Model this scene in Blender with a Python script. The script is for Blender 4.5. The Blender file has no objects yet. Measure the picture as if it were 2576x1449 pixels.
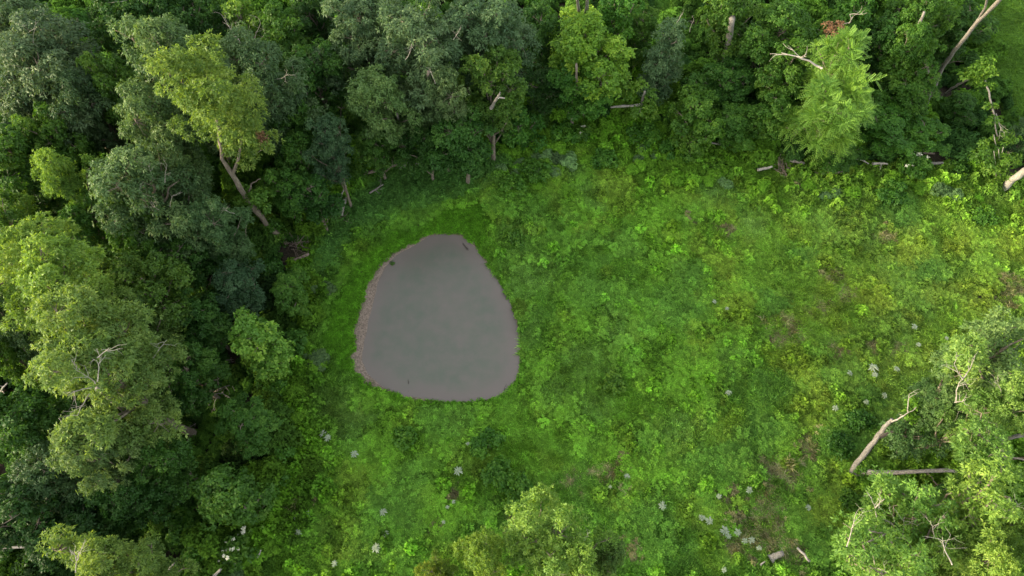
import bpy, math, random
import numpy as np
from mathutils import Vector, Matrix

# ------------------------------------------------------------------ camera, sky, sun, exposure
SC = bpy.context.scene
CAMH, TILT, FOC = 50.0, math.radians(28.0), 1740.0
cam_d = bpy.data.cameras.new('camera'); cam = bpy.data.objects.new('camera', cam_d)
SC.collection.objects.link(cam); SC.camera = cam
cam.location = (0, 0, CAMH); cam.rotation_euler = (TILT, 0, 0)
cam_d.sensor_width = 36; cam_d.lens = 36 * FOC / 2576; cam_d.clip_end = 2000

SUN_EL, SUN_AZ = math.radians(15), math.radians(190)   # azimuth of the sun in the XY plane (180 = from -X)
w = bpy.data.worlds.new('World'); SC.world = w; w.use_nodes = True
nt = w.node_tree; nt.nodes.clear()
sky = nt.nodes.new('ShaderNodeTexSky'); sky.sky_type = 'NISHITA'; sky.sun_disc = False
sky.sun_elevation = SUN_EL; sky.sun_rotation = math.pi / 2 - SUN_AZ
sky.air_density = 1.3; sky.dust_density = 3.0; sky.ozone_density = 1.0
bg = nt.nodes.new('ShaderNodeBackground'); bg.inputs['Strength'].default_value = 0.15
wo = nt.nodes.new('ShaderNodeOutputWorld')
hz = nt.nodes.new('ShaderNodeMix'); hz.data_type = 'RGBA'; hz.inputs[0].default_value = .65     # thin evening cloud over the sky
hz.inputs[7].default_value = (2.6, 2.55, 2.35, 1); nt.links.new(sky.outputs[0], hz.inputs[6]); nt.links.new(hz.outputs[2], bg.inputs[0]); nt.links.new(bg.outputs[0], wo.inputs[0])
sl = bpy.data.lights.new('sun', 'SUN'); sl.energy = 2.0; sl.angle = math.radians(9); sl.color = (1.0, 0.86, 0.62)
sun = bpy.data.objects.new('sun', sl); SC.collection.objects.link(sun)
sdir = Vector((math.cos(SUN_EL) * math.cos(SUN_AZ), math.cos(SUN_EL) * math.sin(SUN_AZ), math.sin(SUN_EL)))
sun.rotation_euler = sdir.to_track_quat('Z', 'Y').to_euler(); sun.location = sdir * 100
SC.view_settings.view_transform = 'Standard'; SC.view_settings.look = 'None'
SC.view_settings.gamma = 1; SC.view_settings.use_curve_mapping = False
SC.view_settings.exposure = 2.25
SC.cycles.use_denoising = True; SC.cycles.denoising_prefilter = 'NONE'; SC.cycles.max_bounces = 6; SC.cycles.diffuse_bounces = 4; SC.cycles.transmission_bounces = 4
SC.cycles.transparent_max_bounces = 4; SC.cycles.caustics_reflective = False; SC.cycles.caustics_refractive = False

C = bpy.data.collections.new('place'); SC.collection.children.link(C)
rng = np.random.default_rng(7)

# ------------------------------------------------------------------ geometry of the view
ct, st = math.cos(TILT), math.sin(TILT)
def P(u, v, z=0.0):
    x = (u - 1288) / FOC; y = -(v - 724.5) / FOC
    yy = y * ct + st; zz = y * st - ct
    t = (z - CAMH) / zz
    return np.array([x * t, yy * t, z])
def depth(v, z):
    y = -(v - 724.5) / FOC
    return (CAMH - z) / (ct - y * st)

# ------------------------------------------------------------------ helpers
def hash2(ix, iy, s):
    n = (ix.astype(np.int64) * 374761393 + iy.astype(np.int64) * 668265263 + s * 982451653) & 0xffffffff
    n = ((n ^ (n >> 13)) * 1274126177) & 0xffffffff
    return ((n ^ (n >> 16)) & 0xffff) / 65535.0
def vnoise(x, y, s=0):
    ix = np.floor(x); iy = np.floor(y); fx = x - ix; fy = y - iy
    fx = fx * fx * (3 - 2 * fx); fy = fy * fy * (3 - 2 * fy)
    a = hash2(ix, iy, s); b = hash2(ix + 1, iy, s); c = hash2(ix, iy + 1, s); d = hash2(ix + 1, iy + 1, s)
    return (a * (1 - fx) + b * fx) * (1 - fy) + (c * (1 - fx) + d * fx) * fy
def fbm(x, y, s=0, o=4):
    r = 0; a = 0.5; t = 0
    for k in range(o):
        r = r + a * vnoise(x * 2 ** k + 17.3 * k, y * 2 ** k - 9.1 * k, s + k); t += a; a *= 0.55
    return r / t
def smooth(a, b, x):
    t = np.clip((x - a) / (b - a), 0, 1); return t * t * (3 - 2 * t)
def unit(a):
    return a / np.maximum(np.linalg.norm(a, axis=-1, keepdims=True), 1e-9)
def sdist(poly, X, Y):
    """signed distance to a closed polygon, negative inside"""
    d = np.full(X.shape, 1e9); ins = np.zeros(X.shape, bool); n = len(poly)
    for i in range(n):
        ax, ay = poly[i][:2]; bx, by = poly[(i + 1) % n][:2]
        ex, ey = bx - ax, by - ay; wx, wy = X - ax, Y - ay
        t = np.clip((wx * ex + wy * ey) / (ex * ex + ey * ey), 0, 1)
        d = np.minimum(d, np.hypot(wx - ex * t, wy - ey * t))
        c1 = (ay > Y) != (by > Y)
        with np.errstate(divide='ignore', invalid='ignore'):
            ins ^= c1 & (X < (bx - ax) * (Y - ay) / (by - ay + 1e-12) + ax)
    return np.where(ins, -d, d)
def mesh_np(name, V, F, mat=None, attrs=None, smooth_=False):
    """V (n,3), F (m,k) with one k"""
    me = bpy.data.meshes.new(name)
    V = np.asarray(V, np.float32); F = np.asarray(F, np.int32); k = F.shape[1]; m = len(F)
    me.vertices.add(len(V)); me.vertices.foreach_set('co', V.ravel())
    me.loops.add(m * k); me.loops.foreach_set('vertex_index', F.ravel())
    me.polygons.add(m); me.polygons.foreach_set('loop_start', np.arange(0, m * k, k, dtype=np.int32))
    try: me.polygons.foreach_set('loop_total', np.full(m, k, np.int32))
    except Exception: pass
    if smooth_: me.polygons.foreach_set('use_smooth', np.ones(m, bool))
    for an, av in (attrs or {}).items():
        av = np.asarray(av, np.float32)
        if av.ndim == 1:
            a = me.attributes.new(an, 'FLOAT', 'POINT'); a.data.foreach_set('value', av)
        else:
            a = me.attributes.new(an, 'FLOAT_COLOR', 'POINT'); a.data.foreach_set('color', av.ravel())
    me.update(calc_edges=True)
    if mat: me.materials.append(mat)
    return me
def link(name, data, parent=None, loc=(0, 0, 0)):
    o = bpy.data.objects.new(name, data); C.objects.link(o); o.location = loc
    if parent: o.parent = parent
    return o
def thing(name, label, cat, loc, group=None, data=None):
    o = link(name, data, None, [float(a) for a in loc]); o['label'] = label; o['category'] = cat
    if group: o['group'] = group
    if data is None: o.empty_display_size = 0.3
    return o
def kind(o, k): o['kind'] = k; return o

def leaves(Cn, Ax, K, L, W, spread=1.15, droop=0.25, fold=0.25, lenj=0.3, v=None, r=rng, along=0.0):
    """sprigs: centre Cn (n,3), axis Ax (n,3), K leaves each -> verts, quads, v"""
    n = len(Cn)
    up = np.where(np.abs(Ax[:, 2:3]) > 0.9, np.array([[1., 0, 0]]), np.array([[0, 0, 1.]]))
    s1 = unit(np.cross(Ax, up)); s2 = np.cross(Ax, s1)
    ph = (np.arange(K)[None] * 2.39996 + r.uniform(0, 6.28, (n, 1)) + r.normal(0, .3, (n, K)))
    el = spread + r.normal(0, .28, (n, K))
    d = (np.cos(el)[..., None] * Ax[:, None] + np.sin(el)[..., None] *
         (np.cos(ph)[..., None] * s1[:, None] + np.sin(ph)[..., None] * s2[:, None]))
    nr = unit(Ax[:, None] + r.normal(0, .35, (n, K, 3)) - d * (np.sum(Ax[:, None] * d, -1, keepdims=True)))
    side = unit(np.cross(d, nr)); nr = np.cross(side, d)
    LL = (L * (1 + r.uniform(-lenj, lenj, (n, K))))[..., None]; WW = LL * (W / L)
    base = Cn[:, None] + Ax[:, None] * (r.uniform(0, 1, (n, K, 1)) * along) + d * LL * 0.12
    dz = np.zeros((1, 1, 3)); dz[..., 2] = droop
    a = base; c = base + d * LL - dz * LL
    b = base + d * LL * .45 + side * WW * .5 + nr * WW * fold
    e = base + d * LL * .45 - side * WW * .5 + nr * WW * fold
    V = np.stack([a, b, c, e], 2).reshape(-1, 3)
    F = np.arange(len(V)).reshape(-1, 4)
    vv = (v if v is not None else np.full(n, .5))[:, None] + r.normal(0, .10, (n, K))
    return V, F, np.repeat(np.clip(vv, 0, 1).ravel(), 4)

def fronds(Cn, Ax, v, r, K=5, L=.95, n=7, w=.10, ll=.19):
    """arching compound leaves: K fronds a sprig, n pairs of leaflets each"""
    m = len(Cn); s1 = unit(np.cross(Ax, np.array([[.3, .2, .9]]))); s2 = np.cross(Ax, s1)
    ph = np.arange(K)[None] * 6.283 / K + r.uniform(0, 6.28, (m, 1)) + r.normal(0, .25, (m, K)); el = 1.0 + r.normal(0, .22, (m, K))
    d = np.cos(el)[..., None] * Ax[:, None] + np.sin(el)[..., None] * (np.cos(ph)[..., None] * s1[:, None] + np.sin(ph)[..., None] * s2[:, None])
    sd = unit(np.cross(d, np.array([0, 0, 1.]))); LL = L * r.uniform(.7, 1.15, (m, K, 1))
    V = []
    for t in np.linspace(.15, 1, n):
        p = Cn[:, None] + d * LL * t - np.array([0, 0, 1.]) * LL * .26 * t * t; q = ll * (1 - .45 * abs(t - .45) * 1.6)
        for sg in (-1, 1):
            dd = unit(sd * sg + d * .45 - np.array([0, 0, .30])); a = p; c = p + dd * q; f = d * w * .5
            mid = p + dd * q * .5
            V.append(np.stack([a, mid + f, c, mid - f], 2))
    V = np.stack(V, 2).reshape(-1, 3); F = np.arange(len(V)).reshape(-1, 4)
    vv = np.repeat(v, K * n * 2) + r.normal(0, .06, m * K * n * 2)
    return V, F, np.repeat(np.clip(vv, 0, 1), 4)

def tube(path, rad, sides=6):
    path = np.asarray(path, float); n = len(path); rad = np.broadcast_to(rad, (n,))
    tan = unit(np.gradient(path, axis=0))
    ref = np.array([0.3, 0.2, 1.0]) if abs(tan[0][2]) < .9 else np.array([1.0, 0.2, 0])
    s1 = unit(np.cross(tan, ref)); s2 = np.cross(tan, s1)
    a = np.arange(sides) * 2 * math.pi / sides
    V = (path[:, None] + rad[:, None, None] * (np.cos(a)[None, :, None] * s1[:, None] + np.sin(a)[None, :, None] * s2[:, None])).reshape(-1, 3)
    F = [[i * sides + j, i * sides + (j + 1) % sides, (i + 1) * sides + (j + 1) % sides, (i + 1) * sides + j]
         for i in range(n - 1) for j in range(sides)]
    for i in (0, n - 1):                                  # caps as two quads for six sides, else fans of quads
        o = i * sides
        for j in range(1, sides - 2, 2): F.append([o, o + j, o + j + 1, o + j + 2])
    return V, np.array(F)
class Bag:
    def __init__(s): s.V = []; s.F = []; s.A = []; s.n = 0
    def add(s, V, F, a=None):
        s.V.append(V); s.F.append(F + s.n); s.n += len(V)
        s.A.append(a if a is not None else np.full(len(V), .5))
    def mesh(s, name, mat, sm=False):
        return mesh_np(name, np.concatenate(s.V), np.concatenate(s.F), mat, {'v': np.concatenate(s.A)}, sm)
def curve(a, b, n=6, sag=0.0, wob=0.1, r=rng):
    a = np.asarray(a, float); b = np.asarray(b, float); t = np.linspace(0, 1, n)[:, None]
    L = np.linalg.norm(b - a); p = a + (b - a) * t
    off = r.normal(0, wob * L, 3); p = p + off * np.sin(t * math.pi) * .7
    p = p + r.normal(0, wob * L * .18, (n, 3)) * np.sin(t * math.pi)
    p[:, 2] += sag * L * np.sin(t[:, 0] * math.pi)
    return p
def branching(bag, p, d, L, rad, depth_, r, gravity=-.05, split=3):
    n = 5; path = [np.array(p, float)]; dd = unit(np.array(d, float))
    for i in range(n):
        dd = unit(dd + r.normal(0, .17, 3) + np.array([0, 0, gravity])); path.append(path[-1] + dd * L / n)
    V, F = tube(path, np.linspace(rad, rad * .45, n + 1), 5); bag.add(V, F)
    if depth_ > 0:
        for k in range(split):
            i = int(r.integers(2, n + 1))
            branching(bag, path[i], unit(dd + r.normal(0, .65, 3)), L * r.uniform(.45, .75), rad * .55, depth_ - 1, r, gravity, split)

# ------------------------------------------------------------------ materials
def newmat(name):
    m = bpy.data.materials.new(name); m.use_nodes = True; m.node_tree.nodes.clear()
    return m, m.node_tree.nodes, m.node_tree.links
def leafmat(name, lo, mid, hi, spec=.28, trans=.32, rough=.55, objcol=False, instancer=False, back=(1.15, 1.15, 1.35)):
    m, N, Lk = newmat(name)
    at = N.new('ShaderNodeAttribute'); at.attribute_name = 'v'
    cr = N.new('ShaderNodeValToRGB'); e = cr.color_ramp.elements
    e[0].position = .15; e[0].color = (*lo, 1); e[1].position = .88; e[1].color = (*hi, 1)
    x = cr.color_ramp.elements.new(.5); x.color = (*mid, 1)
    Lk.new(at.outputs['Fac'], cr.inputs[0]); col = cr.outputs[0]
    if objcol or instancer:
        mx = N.new('ShaderNodeMix'); mx.data_type = 'RGBA'; mx.blend_type = 'MULTIPLY'; mx.inputs[0].default_value = 1
        Lk.new(col, mx.inputs[6])
        if objcol:
            oi = N.new('ShaderNodeObjectInfo'); Lk.new(oi.outputs['Color'], mx.inputs[7])
        else:
            ia = N.new('ShaderNodeAttribute'); ia.attribute_type = 'INSTANCER'; ia.attribute_name = 'tint'
            Lk.new(ia.outputs['Color'], mx.inputs[7])
        col = mx.outputs[2]
    g = N.new('ShaderNodeNewGeometry')
    bm = N.new('ShaderNodeMix'); bm.data_type = 'RGBA'; bm.blend_type = 'MULTIPLY'; bm.inputs[7].default_value = (*back, 1)
    Lk.new(g.outputs['Backfacing'], bm.inputs[0]); Lk.new(col, bm.inputs[6]); col = bm.outputs[2]
    pr = N.new('ShaderNodeBsdfPrincipled'); pr.inputs['Roughness'].default_value = rough
    pr.inputs['Specular IOR Level'].default_value = spec
    Lk.new(col, pr.inputs['Base Color'])
    tr = N.new('ShaderNodeBsdfTranslucent')
    tc = N.new('ShaderNodeMix'); tc.data_type = 'RGBA'; tc.blend_type = 'MULTIPLY'; tc.inputs[0].default_value = 1
    tc.inputs[7].default_value = (1.5, 1.4, .45, 1); Lk.new(col, tc.inputs[6]); Lk.new(tc.outputs[2], tr.inputs[0])
    ms = N.new('ShaderNodeMixShader'); ms.inputs[0].default_value = trans
    Lk.new(pr.outputs[0], ms.inputs[1]); Lk.new(tr.outputs[0], ms.inputs[2])
    o = N.new('ShaderNodeOutputMaterial'); Lk.new(ms.outputs[0], o.inputs[0])
    return m
def barkmat(name, a, b, sc=6, rough=.85):
    m, N, Lk = newmat(name)
    tc = N.new('ShaderNodeTexCoord'); mp = N.new('ShaderNodeMapping'); mp.inputs['Scale'].default_value = (1, 1, .35)
    no = N.new('ShaderNodeTexNoise'); no.inputs['Scale'].default_value = sc; no.inputs['Detail'].default_value = 6; no.inputs['Roughness'].default_value = .7
    cr = N.new('ShaderNodeValToRGB'); e = cr.color_ramp.elements
    e[0].position = .35; e[0].color = (*a, 1); e[1].position = .65; e[1].color = (*b, 1)
    Lk.new(tc.outputs['Object'], mp.inputs[0]); Lk.new(mp.outputs[0], no.inputs[0]); Lk.new(no.outputs[0], cr.inputs[0])
    pr = N.new('ShaderNodeBsdfPrincipled'); pr.inputs['Roughness'].default_value = rough
    bu = N.new('ShaderNodeBump'); bu.inputs['Strength'].default_value = .7; bu.inputs['Distance'].default_value = .04
    Lk.new(no.outputs[0], bu.inputs['Height']); Lk.new(bu.outputs[0], pr.inputs['Normal']); Lk.new(cr.outputs[0], pr.inputs['Base Color'])
    o = N.new('ShaderNodeOutputMaterial'); Lk.new(pr.outputs[0], o.inputs[0])
    return m
M_round = leafmat('broad_leaves', (.030, .080, .014), (.058, .135, .022), (.12, .21, .036), objcol=True)
M_sage = leafmat('sage_leaves', (.042, .082, .030), (.080, .135, .048), (.14, .195, .075), objcol=True, trans=.25, back=(1.3, 1.3, 1.6))
M_lit = leafmat('sunlit_willow_leaves', (.08, .145, .034), (.145, .23, .052), (.26, .34, .080), objcol=True, trans=.35)  # warm low sun on the crowns is put into this leaf colour
M_dead = leafmat('dead_leaves', (.11, .06, .03), (.17, .09, .045), (.22, .13, .07), trans=.1)
M_cover = leafmat('cover_leaves', (.48, .52, .50), (1.0, 1.0, 1.0), (1.6, 1.5, 1.3), instancer=True, trans=.34, rough=.8, spec=.12)
M_mull = leafmat('mullein_leaves', (.17, .22, .12), (.25, .30, .18), (.33, .37, .24), trans=.12, rough=.9)
M_flower = leafmat('elder_blossom', (.62, .62, .50), (.74, .74, .62), (.8, .8, .7), trans=.1)
M_bark = barkmat('grey_brown_bark', (.10, .080, .060), (.26, .215, .17))
M_pale = barkmat('pale_bark', (.10, .090, .080), (.29, .265, .235), 9)
M_bone = barkmat('bleached_deadwood', (.20, .18, .155), (.42, .385, .34), 9)
M_rot = barkmat('weathered_wood', (.09, .065, .05), (.27, .21, .17), 9)

# ------------------------------------------------------------------ zones in plan, and the land
def poly(pts): return [P(u, v) for u, v in pts]
POND = poly([(1080, 593), (1112, 588), (1155, 592), (1190, 618), (1222, 665), (1250, 705), (1275, 742), (1293, 795), (1303, 850),
             (1304, 905), (1296, 945), (1275, 975), (1240, 994), (1190, 1003), (1130, 1005), (1070, 998), (1010, 988), (960, 967),
             (920, 942), (898, 907), (905, 860), (915, 810), (930, 760), (942, 712), (966, 668), (1000, 640), (1050, 613)])
CLEAR = poly([(560, 1600), (600, 1449), (680, 1300), (740, 1150), (760, 1000), (780, 850), (800, 740), (790, 660), (820, 590), (870, 500),
              (930, 440), (1100, 412), (1250, 385), (1330, 345), (1480, 310), (1650, 335), (1780, 370), (1900, 420), (2100, 440),
              (2300, 425), (2450, 480), (2700, 500), (2800, 860), (2520, 960), (2490, 1060), (2450, 1180), (2330, 1250), (2250, 1350), (2220, 1600)])
FIELD = poly([(2462, -60), (2455, 60), (2478, 150), (2520, 230), (2540, 300), (2760, 300), (2800, -100)])
NETTLE = poly([(1270, 400), (1150, 420), (1000, 430), (930, 470), (870, 530), (820, 600), (800, 680), (830, 690), (870, 620), (930, 570),
               (1000, 530), (1100, 510), (1190, 480), (1260, 450)])
RING = poly([(1060, 560), (1110, 520), (1220, 505), (1240, 560), (1230, 640), (1262, 700), (1290, 760), (1320, 900), (1310, 970), (1250, 1020), (1130, 1035),
             (1000, 1020), (900, 985), (840, 930), (800, 850), (850, 720), (910, 630), (980, 580)])
def blob(u, v, r): p = P(u, v); return (p[0], p[1], r * depth(v, 0) / FOC)
BROWN = [blob(*b) for b in [(2210, 600, 26), (2095, 690, 26), (1960, 1190, 60), (1900, 1330, 75), (1975, 830, 40), (1290, 1310, 30), (1560, 1390, 40), (2190, 870, 22),
         (1820, 575, 22), (2060, 780, 22), (1530, 1180, 35), (2140, 745, 20), (1860, 1380, 40), (2110, 890, 25), (2260, 870, 20), (2540, 740, 45),
         (2020, 470, 25), (1150, 1250, 30), (1740, 560, 16), (2040, 1120, 40), (1440, 1210, 22), (2350, 980, 22), (1940, 1270, 40), (1820, 1260, 30), (2000, 1400, 40), (1280, 860, 14), (1080, 1330, 26), (760, 1260, 26), (820, 1180, 20)]]
YEL = [blob(*b) for b in [(2010, 930, 45), (2040, 1030, 55), (2060, 1000, 45), (1830, 690, 40), (1840, 770, 45), (1700, 600, 25), (2460, 760, 70), (2280, 640, 50), (1980, 900, 40), (1760, 860, 40),
       (1560, 460, 60), (2200, 760, 50), (1320, 1310, 40), (900, 1230, 60), (870, 1330, 50), (1160, 1390, 40), (2530, 620, 50), (1230, 560, 24), (2100, 1210, 40), (2080, 1300, 60), (2400, 620, 40)]]
MINT = [blob(*b) for b in [(1330, 700, 60), (1330, 850, 30), (1310, 610, 45), (1480, 920, 80), (1480, 500, 40), (1560, 830, 50), (1900, 570, 40), (830, 1010, 50), (880, 1060, 60), (1700, 1080, 60), (1500, 1030, 60), (1400, 980, 50), (1800, 480, 40), (1430, 420, 40)]]
DARK = [blob(*b) for b in [(1860, 1150, 70), (1780, 1180, 60), (1900, 1080, 60), (1640, 1330, 75), (1700, 1400, 60), (1010, 1260, 60), (1040, 1200, 45), (2140, 1090, 60), (2080, 1130, 40),
        (2330, 690, 45), (2200, 1000, 30), (2010, 640, 30), (940, 1420, 45), (1030, 1290, 40), (1940, 980, 50), (1500, 730, 40), (1700, 790, 60), (1130, 1060, 70), (1730, 690, 50), (2250, 530, 60), (1930, 760, 45), (2050, 1380, 60), (1620, 1120, 40), (1560, 620, 40)]]
def fld(bl, x, y, sharp=1.0):
    f = np.zeros_like(x)
    wx = x + (fbm(x * .9, y * .9, 40) - .5) * 2.4; wy = y + (fbm(x * .9, y * .9, 50) - .5) * 2.4
    for bx, by, br in bl:
        f = np.maximum(f, 1 - smooth(.45 * br, 1.35 * br, np.hypot(wx - bx, (wy - by))))
    return f
WATER_Z = -0.22
def ground_z(x, y):
    dp = sdist(POND, x, y) + .22 + (.42 + .3 * (fbm(x * 1.1, y * 1.1, 8) - .5)) * smooth(-9.5, -12, x)
    z = (fbm(x * .12, y * .12, 3, 3) - .5) * .5 + (fbm(x * .7, y * .7, 5, 3) - .5) * .14
    z = z * smooth(0, 2.5, dp)
    bowl = -.28 * (1 - smooth(0, 3.0, dp)) + .06 * (1 - smooth(-.3, .3, np.abs(dp)))
    inside = np.where(dp < 0, -.20 - .35 * smooth(0, 3, -dp), 0)
    edge = np.where(dp < 0, -.02 * 1, 0)
    return z + np.where(dp < 0, WATER_Z + .0 + inside * smooth(0, .25, -dp), np.minimum(0, bowl) + .07 * smooth(0, .5, dp))
gx = np.concatenate([[-600, -300, -160, -110, -85], np.arange(-70, 70.01, .45), [85, 110, 160, 300, 600]])
gy = np.concatenate([[-500, -200, -80, -30, -8], np.arange(0, 74.01, .45), [90, 130, 220, 500, 900]])
# finer under the pond rim
def refine(a, lo, hi, s): return np.unique(np.round(np.concatenate([a[(a < lo) | (a > hi)], np.arange(lo, hi, s)]), 4))
px = [p[0] for p in POND]; py = [p[1] for p in POND]
gx = refine(gx, min(px) - 1.5, max(px) + 1.5, .15); gy = refine(gy, min(py) - 1.5, max(py) + 1.5, .15)
GX, GY = np.meshgrid(gx, gy); GZ = ground_z(GX, GY)
nx, ny = len(gx), len(gy); idx = np.arange(nx * ny).reshape(ny, nx)
GF = np.stack([idx[:-1, :-1], idx[:-1, 1:], idx[1:, 1:], idx[1:, :-1]], -1).reshape(-1, 4)
dP = sdist(POND, GX, GY); dC = sdist(CLEAR, GX, GY)
mud = (1 - smooth(.25, .95, dP + (fbm(GX * 1.5, GY * 1.5, 9) - .5) * 1.2 + .35 * smooth(-14, -4, GX) )).ravel()
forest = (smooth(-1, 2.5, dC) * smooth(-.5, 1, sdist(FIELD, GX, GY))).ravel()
dry = fld(BROWN, GX, GY).ravel()
gm, N, Lk = newmat('soil_and_litter')
def amix(a, b, facsock, N=N, Lk=Lk):
    m = N.new('ShaderNodeMix'); m.data_type = 'RGBA'
    if isinstance(a, tuple): m.inputs[6].default_value = (*a, 1)
    else: Lk.new(a, m.inputs[6])
    if isinstance(b, tuple): m.inputs[7].default_value = (*b, 1)
    else: Lk.new(b, m.inputs[7])
    Lk.new(facsock, m.inputs[0]); return m.outputs[2]
def attr(n, N=N):
    a = N.new('ShaderNodeAttribute'); a.attribute_name = n; return a.outputs['Fac']
def noise(sc, det=5, lo=.4, hi=.6, N=N, Lk=Lk, rough=.6):
    n = N.new('ShaderNodeTexNoise'); n.inputs['Scale'].default_value = sc; n.inputs['Detail'].default_value = det; n.inputs['Roughness'].default_value = rough
    g = N.new('ShaderNodeNewGeometry'); Lk.new(g.outputs['Position'], n.inputs['Vector'])
    r = N.new('ShaderNodeMapRange'); r.inputs[1].default_value = lo; r.inputs[2].default_value = hi; Lk.new(n.outputs[0], r.inputs[0]); return r.outputs[0], n.outputs[0]
n1, r1 = noise(1.2); n2, r2 = noise(9); n3, r3 = noise(30)
c = amix((.030, .055, .014), (.060, .090, .022), n1)
c = amix(c, (.10, .085, .04), n3)
c = amix(c, amix((.13, .130, .070), (.23, .215, .13), n2), attr('dry'))
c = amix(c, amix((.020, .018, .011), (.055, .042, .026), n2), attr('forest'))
c = amix(c, amix((.11, .085, .070), (.24, .185, .15), n2), attr('mud'))
pr = N.new('ShaderNodeBsdfPrincipled'); pr.inputs['Roughness'].default_value = .95; Lk.new(c, pr.inputs['Base Color'])
bu = N.new('ShaderNodeBump'); bu.inputs['Distance'].default_value = .05; bu.inputs['Strength'].default_value = .8; Lk.new(r3, bu.inputs['Height']); Lk.new(bu.outputs[0], pr.inputs['Normal'])
o = N.new('ShaderNodeOutputMaterial'); Lk.new(pr.outputs[0], o.inputs[0])
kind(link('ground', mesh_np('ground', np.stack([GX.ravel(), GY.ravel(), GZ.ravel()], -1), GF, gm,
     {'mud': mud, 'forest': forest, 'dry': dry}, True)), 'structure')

# pond water: a sheet clipped to slightly outside the shore, the land rises through it
wm, N, Lk = newmat('muddy_water')
at = N.new('ShaderNodeAttribute'); at.attribute_name = 'v'
def noise2(sc, lo, hi, det=4):
    return noise(sc, det, lo, hi, N=N, Lk=Lk)
nA, rA = noise2(.22, .35, .65, 3); nB, rB = noise2(1.1, .35, .7, 6); nC, rC = noise2(25, .3, .7, 2)
c = amix((.086, .102, .080), (.112, .111, .094), nA, N, Lk)
c = amix(c, (.130, .112, .103), at.outputs['Fac'], N, Lk)
mm = N.new('ShaderNodeMath'); mm.operation = 'MULTIPLY'; mm.inputs[1].default_value = .6; Lk.new(nB, mm.inputs[0])
c = amix(c, (.135, .114, .108), mm.outputs[0], N, Lk)
pr = N.new('ShaderNodeBsdfPrincipled'); pr.inputs['Roughness'].default_value = .22; pr.inputs['IOR'].default_value = 1.33
Lk.new(c, pr.inputs['Base Color'])
bu = N.new('ShaderNodeBump'); bu.inputs['Distance'].default_value = .02; bu.inputs['Strength'].default_value = .2; Lk.new(rB, bu.inputs['Height']); Lk.new(bu.outputs[0], pr.inputs['Normal'])
o = N.new('ShaderNodeOutputMaterial'); Lk.new(pr.outputs[0], o.inputs[0])
wx = np.arange(min(px) - .6, max(px) + .6, .25); wy = np.arange(min(py) - .6, max(py) + .6, .25)
WX, WY = np.meshgrid(wx, wy); dW = sdist(POND, WX, WY)
idx = np.arange(WX.size).reshape(WX.shape)
WF = np.stack([idx[:-1, :-1], idx[:-1, 1:], idx[1:, 1:], idx[1:, :-1]], -1).reshape(-1, 4)
keep = (dW.ravel()[WF] < .35).any(1); WF = WF[keep]
sh = 1 - smooth(0, 1.7, -dW + (fbm(WX * .5, WY * .5, 77) - .5) * 1.6)
used, inv = np.unique(WF, return_inverse=True)
kind(link('water', mesh_np('water', np.stack([WX.ravel(), WY.ravel(), np.full(WX.size, WATER_Z)], -1)[used], inv.reshape(WF.shape), wm,
     {'v': sh.ravel()[used]}, True)), 'structure')

# ------------------------------------------------------------------ ground cover, instanced
CLEARED = [(735, 660, 778, 640, 1.0), (858, 545, 872, 500, 1.0), (915, 438, 1010, 412, .9), (1005, 418, 1062, 410, 1.1), (930, 488, 965, 465, .8), (1145, 405, 1200, 408, .7), (1780, 358, 1830, 370, .9),
           (1983, 402, 2022, 412, .9), (1906, 428, 1942, 420, .9), (2155, 400, 2232, 414, .8), (2312, 413, 2370, 412, .9), (2295, 377, 2350, 388, .8), (2050, 435, 2120, 432, .9), (1936, 1407, 1968, 1392, .6),
           (2003, 1378, 2035, 1412, .5), (755, 630, 756, 631, 1.2), (1960, 432, 1961, 433, 1.2), (2080, 420, 2081, 421, .9), (860, 560, 861, 561, .9), (2143, 1188, 2200, 1110, .7), (2506, 487, 2530, 468, .7),
           (2152, 1192, 2290, 1190, .7), (722, 612, 668, 585, .7), (2050, 368, 2052, 366, .8), (2506, 487, 2565, 440, 1.4), (2505, 470, 2510, 400, 1.0), (2490, 330, 2500, 260, .5), (2362, 252, 2420, 215, .4), (2330, 268, 2380, 190, .4), (1512, 245, 1513, 246, .8)]
def log_clear(x, y, grow=1.0, shift=.35):
    ok = np.ones(x.shape, bool)
    for u1, v1, u2, v2, rr_ in CLEARED:
        a = P(u1, v1); b = P(u2, v2); ex, ey = b[0] - a[0], b[1] - a[1]; wx_, wy_ = x - a[0], y + shift - a[1]
        t = np.clip((wx_ * ex + wy_ * ey) / (ex * ex + ey * ey + 1e-9), 0, 1)
        ok &= np.hypot(wx_ - ex * t, wy_ - ey * t) > rr_ * grow * .75
    return ok
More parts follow.
